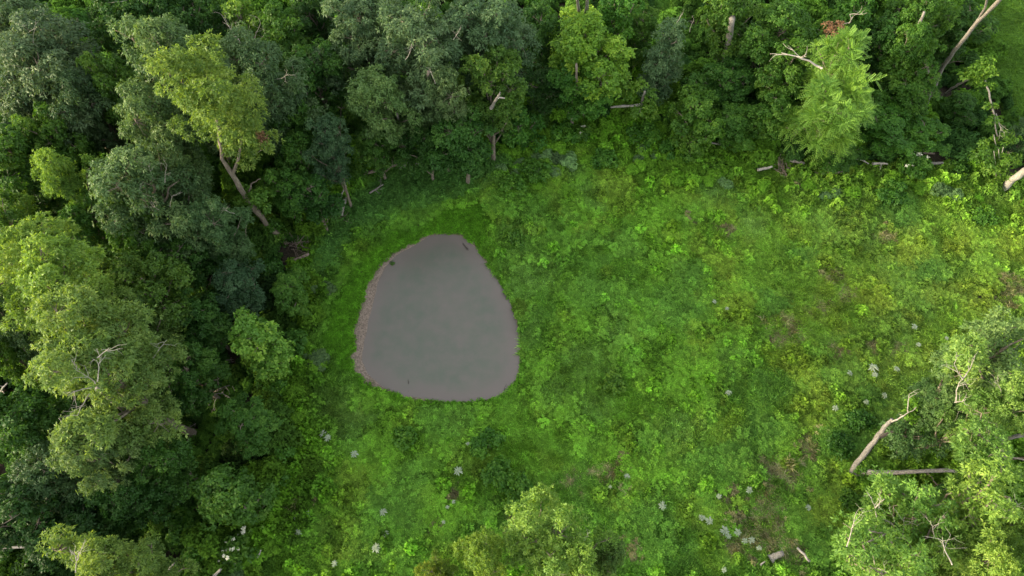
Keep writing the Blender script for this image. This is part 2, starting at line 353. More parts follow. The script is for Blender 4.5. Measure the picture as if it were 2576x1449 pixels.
def gn_scatter(name, protos, pts, rot, scl, tint, pick, k='stuff'):
    me = bpy.data.meshes.new(name); n = len(pts)
    me.vertices.add(n); me.vertices.foreach_set('co', np.asarray(pts, np.float32).ravel())
    a = me.attributes.new('rot', 'FLOAT_VECTOR', 'POINT'); a.data.foreach_set('vector', np.asarray(rot, np.float32).ravel())
    a = me.attributes.new('scl', 'FLOAT_VECTOR', 'POINT'); a.data.foreach_set('vector', np.asarray(scl, np.float32).ravel())
    a = me.attributes.new('tint', 'FLOAT_COLOR', 'POINT'); a.data.foreach_set('color', np.concatenate([tint, np.ones((n, 1))], 1).astype(np.float32).ravel())
    a = me.attributes.new('pick', 'INT', 'POINT'); a.data.foreach_set('value', np.asarray(pick, np.int32))
    ob = link(name, me); ob['kind'] = k
    ng = bpy.data.node_groups.new(name, 'GeometryNodeTree')
    ng.interface.new_socket('Geometry', in_out='INPUT', socket_type='NodeSocketGeometry')
    ng.interface.new_socket('Geometry', in_out='OUTPUT', socket_type='NodeSocketGeometry')
    NN = ng.nodes; LL = ng.links
    gi = NN.new('NodeGroupInput'); go = NN.new('NodeGroupOutput'); iop = NN.new('GeometryNodeInstanceOnPoints')
    j = NN.new('GeometryNodeJoinGeometry')
    for pm in protos:
        po = bpy.data.objects.new(pm.name, pm)
        oi = NN.new('GeometryNodeObjectInfo'); oi.inputs['Object'].default_value = po; oi.inputs['As Instance'].default_value = True
        LL.new(oi.outputs['Geometry'], j.inputs[0])
    def na(nm, ty):
        x = NN.new('GeometryNodeInputNamedAttribute'); x.data_type = ty; x.inputs[0].default_value = nm; return x.outputs[0]
    iop.inputs['Pick Instance'].default_value = True
    LL.new(gi.outputs[0], iop.inputs['Points']); LL.new(j.outputs[0], iop.inputs['Instance'])
    LL.new(na('pick', 'INT'), iop.inputs['Instance Index'])
    e2r = NN.new('FunctionNodeEulerToRotation'); LL.new(na('rot', 'FLOAT_VECTOR'), e2r.inputs[0])
    LL.new(e2r.outputs[0], iop.inputs['Rotation']); LL.new(na('scl', 'FLOAT_VECTOR'), iop.inputs['Scale'])
    LL.new(iop.outputs[0], go.inputs[0])
    ob.modifiers.new('scatter', 'NODES').node_group = ng
    return ob
def proto_weed(seed, n=34, R=.30, H=.34, L=.10, W=.055, K=6, name='weed'):
    r = np.random.default_rng(seed)
    a = r.uniform(0, 6.28, n); q = np.sqrt(r.uniform(0, 1, n)) * R
    z = H * (1 - .6 * (q / R) ** 2) * r.uniform(.55, 1.1, n)
    c = np.stack([np.cos(a) * q, np.sin(a) * q, z], -1)
    ax = unit(np.stack([c[:, 0] * 1.6 / R, c[:, 1] * 1.6 / R, np.full(n, 2.)], -1) + r.normal(0, .35, (n, 3)))
    V, F, v = leaves(c, ax, K, L, W, 1.2, .25, r=r, v=np.clip(r.normal(.5, .16, n), 0, 1), along=.05)
    return mesh_np(name, V, F, M_cover, {'v': v})
def proto_grass(seed, n=90, R=.26, H=.32, name='grass_tuft', wd=.02, lean=.55):
    r = np.random.default_rng(seed)
    a = r.uniform(0, 6.28, n); q = np.sqrt(r.uniform(0, 1, n)) * R
    b = np.stack([np.cos(a) * q, np.sin(a) * q, np.zeros(n)], -1)
    la = r.normal(0, 1, (n, 2)) * lean + np.array([.25, -.1]); h = H * r.uniform(.5, 1.2, n)
    d = np.stack([la[:, 0], la[:, 1], np.ones(n)], -1); d = unit(d)
    s = unit(np.cross(d, r.normal(0, 1, (n, 3)))) * wd * r.uniform(.6, 1.5, (n, 1))
    m = b + d * h[:, None] * .6; t = b + d * h[:, None] + np.stack([la[:, 0] * h * .5, la[:, 1] * h * .5, -h * .2], -1)
    V = np.stack([b - s, b + s, m + s, m - s, t + s * .2, t - s * .2], 1).reshape(-1, 3)
    i = np.arange(n)[:, None] * 6
    F = np.concatenate([i + np.array([[0, 1, 2, 3]]), i + np.array([[3, 2, 4, 5]])])
    return mesh_np(name, V, F, M_cover, {'v': np.repeat(np.clip(r.normal(.5, .2, n), 0, 1), 6)})
def proto_stalk(seed, n=12, R=.30, H=.75, name='stalk_weed'):
    """upright stalks each with a star of leaves at the tip and whorls below"""
    r = np.random.default_rng(seed); Cc = []; Aa = []; vv = []
    for k in range(n):
        a = r.uniform(0, 6.28); q = math.sqrt(r.uniform(0, 1)) * R; h = H * r.uniform(.65, 1.1)
        tl = unit(np.array([math.cos(a) * q * .7 + r.normal(0, .12), math.sin(a) * q * .7 + r.normal(0, .12), 1.]))
        for j in range(3):
            p = np.array([math.cos(a) * q, math.sin(a) * q, 0]) + tl * h * (1 - .17 * j); Cc.append(p); Aa.append(tl); vv.append(.62 - .1 * j + r.normal(0, .08))
    V, F, v = leaves(np.array(Cc), np.array(Aa), 7, .19, .075, 1.2, .25, r=r, v=np.clip(vv, 0, 1), along=.03)
    return mesh_np(name, V, F, M_cover, {'v': v})
def proto_shrub(seed, R=1.0, H=1.3, L=.16, W=.10, n=420, K=6, name='shrub_mass'):
    r = np.random.default_rng(seed); c = []; ax = []; vv = []
    nl = 9
    for k in range(nl):
        a = r.uniform(0, 6.28); q = r.uniform(0, .7) * R; lr = r.uniform(.28, .5) * R; cz = H * r.uniform(.45, .85)
        dv = unit(r.normal(0, 1, (n // nl, 3))); dv[:, 2] = np.abs(dv[:, 2]) * 1.1 - .25; dv = unit(dv)
        c.append(np.array([math.cos(a) * q, math.sin(a) * q, cz]) + dv * lr * r.uniform(.75, 1.08, (len(dv), 1))); ax.append(unit(dv + np.array([0, 0, .5])))
        vv.append(np.clip(r.normal(.5, .1) + r.normal(0, .1, len(dv)) + .1 * dv[:, 2], 0, 1))
    V, F, v = leaves(np.concatenate(c), np.concatenate(ax), K, L, W, 1.2, .3, r=r, v=np.concatenate(vv), along=.08)
    return mesh_np(name, V, F, M_cover, {'v': v})
def jgrid(x0, x1, y0, y1, s, r):
    a = np.arange(x0, x1, s); b = np.arange(y0, y1, s); X, Y = np.meshgrid(a, b)
    X = X + r.uniform(-.5, .5, X.shape) * s; Y = Y + r.uniform(-.5, .5, Y.shape) * s
    X = X.ravel(); Y = Y.ravel()
    dep = Y * st + CAMH * ct
    ok = (np.abs(X) < dep * (1288 / FOC) + 2.5)
    return X[ok], Y[ok]
def scat(name, protos, X, Y, sc, zs, tint, r, tilt=.12, dz=0):
    n = len(X); Z = ground_z(X, Y) + dz
    rot = np.stack([r.normal(0, tilt, n), r.normal(0, tilt, n), r.uniform(0, 6.28, n)], -1)
    return gn_scatter(name, protos, np.stack([X, Y, Z], -1), rot, np.stack([sc, sc, sc * zs], -1), tint, r.integers(0, len(protos), n))
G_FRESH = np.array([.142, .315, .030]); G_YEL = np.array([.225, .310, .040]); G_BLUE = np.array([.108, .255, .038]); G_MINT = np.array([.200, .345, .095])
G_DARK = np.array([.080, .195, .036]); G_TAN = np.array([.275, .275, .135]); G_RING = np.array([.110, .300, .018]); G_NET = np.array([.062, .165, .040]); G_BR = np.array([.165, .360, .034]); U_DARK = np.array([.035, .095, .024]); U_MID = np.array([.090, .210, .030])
def meadow_tint(x, y, r):
    n1 = fbm(x * .22, y * .22, 11)[:, None]; n2 = fbm(x * .8, y * .8, 21)[:, None]; n3 = fbm(x * .5, y * .5, 31)[:, None]
    c = G_FRESH + (G_BLUE - G_FRESH) * smooth(.45, .62, n1)
    c = c + (G_BR - c) * smooth(.50, .70, n2) * .5
    c = c + (G_YEL - c) * smooth(.55, .72, n3) * .45
    n4 = fbm(x * 2.2, y * 2.2, 37, 2)[:, None]; c = c * (.72 + .56 * n4)
    east = smooth(9, 30, x)[:, None]; c = c + (np.array([.185, .262, .055]) - c) * east * .42
    for bl, col, am in ((MINT, G_MINT, .5), (YEL, G_YEL, .6), (DARK, G_DARK, .8)):
        c = c + (col - c) * fld(bl, x, y)[:, None] * am
    c = c + (np.array([.128, .280, .033]) * (.8 + .4 * n4) - c) * .40 * (1 - east)
    b = fld(BROWN, x, y); p = (r.uniform(0, 1, len(x)) < b * .6)[:, None]
    c = c * (1 - .28 * smooth(-9, -15, x) * (1 - smooth(28, 34, y)))[:, None]  # shade over the south-west meadow, multiplied into the plant tint
    c = np.where(p, G_TAN * r.uniform(.55, 1.1, (len(x), 1)), c)
    dp = sdist(POND, x, y); dn = sdist(NETTLE, x, y); dr = sdist(RING, x, y)
    c = c + (G_RING - c) * (1 - smooth(-.9, .5, dr + (fbm(x, y, 61) - .5) * 1.5))[:, None] * .85
    c = c + (G_NET - c) * (1 - smooth(-.6, .8, dn))[:, None] * .85
    return c * r.normal(1, .24, (len(x), 1)).clip(.6, 1.5)

r0 = np.random.default_rng(101)
weeds = [proto_weed(1, 18, .19, .34, .13, .072, 6), proto_weed(2, 16, .18, .42, .15, .085, 5), proto_weed(3, 22, .21, .28, .10, .06, 6)]
bigleaf = [proto_weed(4, 30, .36, .42, .17, .13, 5, 'vine_clump'), proto_weed(5, 34, .4, .5, .15, .12, 5, 'vine_clump')]
grasses = [proto_grass(6), proto_grass(7, 80, .3, .4), proto_grass(8, 100, .24, .26)]
shortg = [proto_grass(9, 120, .24, .13, 'short_grass', .012, .8), proto_weed(10, 40, .24, .12, .05, .035, 5, 'clover')]
stalks = [proto_stalk(11), proto_stalk(12, 18, .32, .85), proto_stalk(13, 14, .28, .7)]
shrubs = [proto_shrub(14), proto_shrub(15, 1.1, 1.1), proto_shrub(16, .9, 1.6, .13, .08)]

X, Y = jgrid(-30, 50, 2, 48, .175, r0)
dP_ = sdist(POND, X, Y); dC_ = sdist(CLEAR, X, Y); dN = sdist(NETTLE, X, Y); dR = sdist(RING, X, Y)
shore = .12 + .30 * fbm(X * 1.3, Y * 1.3, 71) + 1.0 * (fbm(X * 1.6, Y * 1.6, 72) - .25) * smooth(-6, -11, X)
ok = (dP_ > shore) & (dC_ < 1.5) & log_clear(X, Y, .5, .1)
X, Y, dP_, dC_, dN, dR = [a[ok] for a in (X, Y, dP_, dC_, dN, dR)]
tint = meadow_tint(X, Y, r0)
ring = (dR + (fbm(X, Y, 61) - .5) * 1.5) < -.1
net = (dN + (fbm(X, Y, 62) - .5) * 1.2 < .1) & ~ring
typ = fbm(X * .35, Y * .35, 91) + .25 * (fbm(X * 1.4, Y * 1.4, 92) - .5)
darkf = fld(DARK, X, Y); mintf = fld(MINT, X, Y); brf = fld(BROWN, X, Y)
edgez = smooth(-5.5, -1.5, dC_)
u = r0.uniform(0, 1, len(X)); hN = fbm(X * .9, Y * .9, 93); hL = fbm(X * .3, Y * .3, 94)
hgt = r0.uniform(.6, 1.4, len(X)) * (.42 + .9 * smooth(.35, .75, hN) * (.4 + hL) + .6 * edgez)
isg = ~ring & ~net & ((typ > .56) | (mintf > .6) | (brf > .5))
isb = ~ring & ~net & ~isg & (brf < .1) & (dR > .6) & (u < .05 + .45 * edgez)
isst = ~ring & ~net & ~isg & ~isb & ((typ < .44) | (darkf > .5))
isw = ~(ring | net | isg | isb | isst)
thin = (brf > .3) & (u < .28)
def sub(m, k=1.0): m = m & ~thin; return m & (r0.uniform(0, 1, len(X)) < k)
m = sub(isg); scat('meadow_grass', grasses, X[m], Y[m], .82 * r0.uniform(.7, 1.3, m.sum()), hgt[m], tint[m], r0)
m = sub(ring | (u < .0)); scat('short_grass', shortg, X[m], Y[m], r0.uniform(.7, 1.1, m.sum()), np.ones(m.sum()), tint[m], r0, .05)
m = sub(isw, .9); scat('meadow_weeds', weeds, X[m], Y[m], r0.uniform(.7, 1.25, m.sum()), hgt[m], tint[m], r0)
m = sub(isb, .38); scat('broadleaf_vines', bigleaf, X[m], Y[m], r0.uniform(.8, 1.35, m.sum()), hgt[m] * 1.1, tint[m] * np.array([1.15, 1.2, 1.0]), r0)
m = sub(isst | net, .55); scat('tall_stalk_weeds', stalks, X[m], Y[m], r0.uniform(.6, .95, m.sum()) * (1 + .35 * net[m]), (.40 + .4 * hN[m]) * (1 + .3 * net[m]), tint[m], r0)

X2, Y2 = jgrid(min(p[0] for p in FIELD), max(p[0] for p in FIELD), min(p[1] for p in FIELD), max(p[1] for p in FIELD), .3, r0)
k2 = sdist(FIELD, X2, Y2) < .3; X2, Y2 = X2[k2], Y2[k2]
scat('field_grass', grasses, X2, Y2, r0.uniform(.9, 1.4, len(X2)), r0.uniform(.6, 1, len(X2)), np.array([.095, .20, .03]) * (.7 + .6 * fbm(X2 * .4, Y2 * .4, 33)[:, None]) * r0.normal(1, .12, (len(X2), 1)), r0)
# forest undergrowth: low cover and shrub mass beyond the clearing's edge
r1_ = np.random.default_rng(202)
X, Y = jgrid(-75, 75, -4, 76, .62, r1_)
dC_ = sdist(CLEAR, X, Y); m = (dC_ > .8) & (sdist(FIELD, X, Y) > 0) & log_clear(X, Y, 1.1, .5); X, Y, dC_ = X[m], Y[m], dC_[m]
n1 = fbm(X * .3, Y * .3, 15); m = (r1_.uniform(0, 1, len(X)) < .55 + .35 * (n1 > .5)); X, Y, n1 = X[m], Y[m], n1[m]
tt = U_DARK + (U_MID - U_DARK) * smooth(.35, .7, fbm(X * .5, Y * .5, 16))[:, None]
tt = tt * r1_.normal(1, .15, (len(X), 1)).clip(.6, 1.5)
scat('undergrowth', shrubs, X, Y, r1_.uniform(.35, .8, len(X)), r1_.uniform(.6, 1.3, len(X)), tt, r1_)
X, Y = jgrid(-75, 75, -4, 76, 1.5, r1_)
dC_ = sdist(CLEAR, X, Y); edge = 1 - smooth(0, 5, dC_ - 4 * smooth(30, 36, Y) * smooth(-6, 0, X))
m = (dC_ > .3) & (sdist(FIELD, X, Y) > 0) & log_clear(X, Y, 2.0, 1.0) & (r1_.uniform(0, 1, len(X)) < .45 + .4 * edge); X, Y, edge = X[m], Y[m], edge[m]
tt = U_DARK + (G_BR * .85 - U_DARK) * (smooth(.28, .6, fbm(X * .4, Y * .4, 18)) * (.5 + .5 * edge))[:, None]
west_shade = smooth(-4, -12, X)[:, None] * smooth(38, 30, Y)[:, None] * .42  # shade of the lower left scrub, painted as a darker tint
tt = tt * (1 - west_shade) * r1_.normal(1, .18, (len(X), 1)).clip(.6, 1.5)
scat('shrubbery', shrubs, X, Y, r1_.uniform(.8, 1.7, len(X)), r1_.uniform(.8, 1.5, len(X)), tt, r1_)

# bushy fringe standing out into the clearing along the far and the left edge
X, Y = jgrid(-22, 50, 4, 48, .95, r1_)
dC_ = sdist(CLEAR, X, Y); dN_ = sdist(NETTLE, X, Y); dQ = sdist(POND, X, Y); wid = 1.5 + 4.2 * smooth(33, 37, Y) * smooth(-6, 0, X) * (1 - .5 * smooth(14, 22, X)) + 1.2 * fbm(X * .4, Y * .4, 66)
m = (dC_ < .4) & (dC_ > -wid) & (dN_ > -.3) & (dQ > 2.5) & (sdist(RING, X, Y) > .4) & log_clear(X, Y, 1.6, .8) & (r1_.uniform(0, 1, len(X)) < .62 * smooth(0, 1.8, dC_ + wid) + .08); m &= ~((X > 18) & (Y < 27)); X, Y = X[m], Y[m]
tt = G_FRESH * .72 + (G_BR * .95 - G_FRESH * .72) * smooth(.35, .65, fbm(X * .6, Y * .6, 19))[:, None]
tt = np.where((fbm(X * .5, Y * .5, 29) > .58)[:, None], np.array([.14, .25, .10]), tt) * r1_.normal(1, .18, (len(X), 1)).clip(.6, 1.5)
tt = tt * (1 - .3 * smooth(-4, -10, X)[:, None])  # the same left-side shade painted into the fringe tint
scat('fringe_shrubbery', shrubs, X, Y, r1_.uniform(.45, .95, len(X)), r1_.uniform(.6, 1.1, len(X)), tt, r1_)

# ------------------------------------------------------------------ trees
KINDS = dict(
    round=dict(mat=M_round, L=.215, W=.14, K=5, spread=1.15, droop=.25),
    sage=dict(mat=M_sage, L=.23, W=.085, K=6, spread=1.1, droop=.3),
    lit=dict(mat=M_lit, L=.22, W=.08, K=6, spread=1.0, droop=.2),
)
MESHES = {}
def build_tree(seed, kd, R, H, base_frac, lean=(0, 0), lobes=None, dens=1.0, bark=None, bare=0.0):
    """unit tree at origin; returns (crown mesh, trunk mesh)"""
    r = np.random.default_rng(seed); kp = KINDS[kd]
    zb = H * base_frac; top = np.array([lean[0], lean[1], H])
    if lobes is None:
        lobes = []; nL = int(11 + 3.2 * (H - zb) / R); ph1, ph2 = r.uniform(0, 6.28, 2)
        for k in range(nL):
            f = (k + .5) / nL                                 # 0 bottom .. 1 top
            z = zb + (H - zb) * (.12 + .80 * f)
            env = R * math.sqrt(max(.05, 1 - ((f - .52) / .62) ** 2))
            a = k * 2.4 + r.uniform(-.5, .5); env *= 1 + .28 * math.sin(a * 2 + ph1) + .16 * math.sin(a * 3 + ph2); lr = R * r.uniform(.22, .50)
            q = max(0, env - lr * .8) * r.uniform(.55, 1.15)
            lobes.append((lean[0] * z / H + math.cos(a) * q, lean[1] * z / H + math.sin(a) * q, z - lr * .3, lr))
    Lb = np.array(lobes)
    bag = Bag()
    # trunk
    th = H * .86
    tp = curve((0, 0, -.3), (lean[0] * .86, lean[1] * .86, th), 9, 0, .025, r); r0_ = .10 + .011 * H
    V, F = tube(tp, r0_ * (1 - .78 * np.linspace(0, 1, 9)) * np.where(np.arange(9) == 0, 1.35, 1), 8); bag.add(V, F)
    Cc, Aa, vv = [], [], []
    for (lx, ly, lz, lr) in Lb:
        zt = max(zb * .7, lz - lr - 1.2 * math.hypot(lx, ly) * .6); i = int(np.clip(zt / th * 8, 1, 8)); p0 = tp[i]
        cpath = curve(p0, (lx, ly, lz), 6, .06, .10, r); V, F = tube(cpath, np.linspace(r0_ * .38, .035, 6), 5); bag.add(V, F)
        nc = int(np.clip(10 * dens * (lr / .9) ** 1.4, 4, 34))
        dv = unit(r.normal(0, 1, (nc, 3))); dv[:, 2] = dv[:, 2] * .85 + .28; dv = unit(dv)
        lobv = r.normal(0, .10)
        for d in dv:
            cc = np.array([lx, ly, lz]) + d * lr * r.uniform(.6, 1.0) * np.array([1, 1, .85])
            cr = r.uniform(.28, .5) * (.6 + .4 * lr)
            if r.uniform() < .45:
                cp = curve(cpath[-1], cc, 4, .05, .1, r); V, F = tube(cp, np.linspace(.03, .012, 4), 4); bag.add(V, F)
            if r.uniform() < bare: continue
            ns = int(20 * dens * (cr / .4) ** 2)
            e = unit(r.normal(0, 1, (ns, 3))); e = unit(e + d * .45 + np.array([0, 0, .3]))
            rad = cr * np.where(r.uniform(0, 1, (ns, 1)) < .12, r.uniform(1.1, 1.7, (ns, 1)), r.uniform(.45, 1.15, (ns, 1)))
            Cc.append(cc + e * rad * np.array([1, 1, .75])); Aa.append(unit(e + np.array([0, 0, .45]) + r.normal(0, .25, (ns, 3))))
            vv.append(.5 + lobv + r.normal(0, .09) + .05 * d[2] + r.normal(0, .06, ns))
    if kp.get("frond"):
        Cc, Aa, vv = np.concatenate(Cc), np.concatenate(Aa), np.concatenate(vv); k = r.uniform(0, 1, len(Cc)) < .10
        V, F, v = fronds(Cc[k], Aa[k], np.clip(vv[k] + .08, 0, 1), r)
    else: V, F, v = leaves(np.concatenate(Cc), np.concatenate(Aa), kp['K'], kp['L'], kp['W'], kp['spread'], kp['droop'], r=r,
                     v=np.clip(np.concatenate(vv), .02, .98), along=.10)
    return mesh_np('crown', V, F, kp['mat'], {'v': v}), bag.mesh('trunk', bark or M_bark, True)

def tree(u, v, h, rpx, kd, col, label, bf=.30, seed=None, lean=(0, 0), share=None, dens=1.0, bare=0.0, bark=None, name='broadleaf_tree', cat='tree', group=None, rot=None):
    """u,v: where the middle of the crown shows; h: height; rpx: crown radius as it shows"""
    zc = h * .80
    R = (1.0 if h > 17 and u < 870 and v > 500 else 1.2 if u < 870 else 1.1) * rpx * depth(v, zc) / FOC; p = P(u, v, zc)
    bx, by = p[0] - lean[0] * .8, p[1] - lean[1] * .8
    gz = float(ground_z(np.array([bx]), np.array([by]))[0])
    t = thing(name, label, cat, (bx, by, gz), group)
    if share is not None:
        key = (kd, share); 
        if key not in MESHES: MESHES[key] = (build_tree(900 + share * 7 + len(kd), kd, 3.0, 15.0, bf, bark=bark), 3.0, 15.0)
        (cm, tm), R0, H0 = MESHES[key]
        s = R / R0; t.scale = (s, s, h / H0); t.rotation_euler = (0, 0, rot if rot is not None else float(rng.uniform(0, 6.28)))
    else:
        cm, tm = build_tree(seed if seed is not None else int(u * 7 + v), kd, R, h, bf, lean, None, dens, bark, bare)
    c = link('crown', cm, t); c.color = (*col, 1); link('trunk', tm, t)
    return t
def dead_branch(parent, a, b, rad, seed, mat=None, d=2, name='dead_branch', split=3, wob=.06):
    """world points a -> b with side twigs, as a part of parent"""
    r = np.random.default_rng(seed); bag = Bag(); o = np.array(parent.location) if parent else np.zeros(3)
    a = np.asarray(a, float); b = np.asarray(b, float); pth = curve(a, b, 7, 0, wob, r); L = np.linalg.norm(b - a)
    V, F = tube(pth - o, np.linspace(rad, rad * .35, 7), 6); bag.add(V, F)
    for k in range(split + 1):
        i = int(r.integers(3, 7))
        branching(bag, pth[i] - o, unit(unit(b - a) + r.normal(0, .6, 3)), L * r.uniform(.3, .5), rad * .4, d - 1, r, 0, 2)
    ob = link(name, bag.mesh(name, mat or M_bone, True), parent); return ob
def limb(parent, pts, r0, r1, mat, name='branch', sides=8, base=None, wob=.02):
    o = np.array(parent.location) if parent else np.array(base)
    pts = np.array([np.asarray(q, float) for q in pts]); n = len(pts)
    t = np.linspace(0, n - 1, (n - 1) * 4 + 1); pp = np.stack([np.interp(t, np.arange(n), pts[:, k]) for k in range(3)], -1)
    r = np.random.default_rng(int(abs(pts[0][0] * 100)) + n)
    pp[1:-1] += r.normal(0, wob, (len(pp) - 2, 3)); k = np.linspace(0, 1, len(pp))
    rr = (r0 + (r1 - r0) * k) * (1 + r.normal(0, .08, len(pp)))
    V, F = tube(pp - o, rr, sides)
    return mesh_np(name, V, F, mat, {'v': np.full(len(V), .5)}, True)

W1 = (1, 1, 1)
def lean_from(u, v, h, bu_, bv_):
    p = P(u, v, h * .8); b = P(bu_, bv_, 0); return ((p[0] - b[0]) / .8, (p[1] - b[1]) / .8)
FG = 'trees of the closed wood around the clearing'
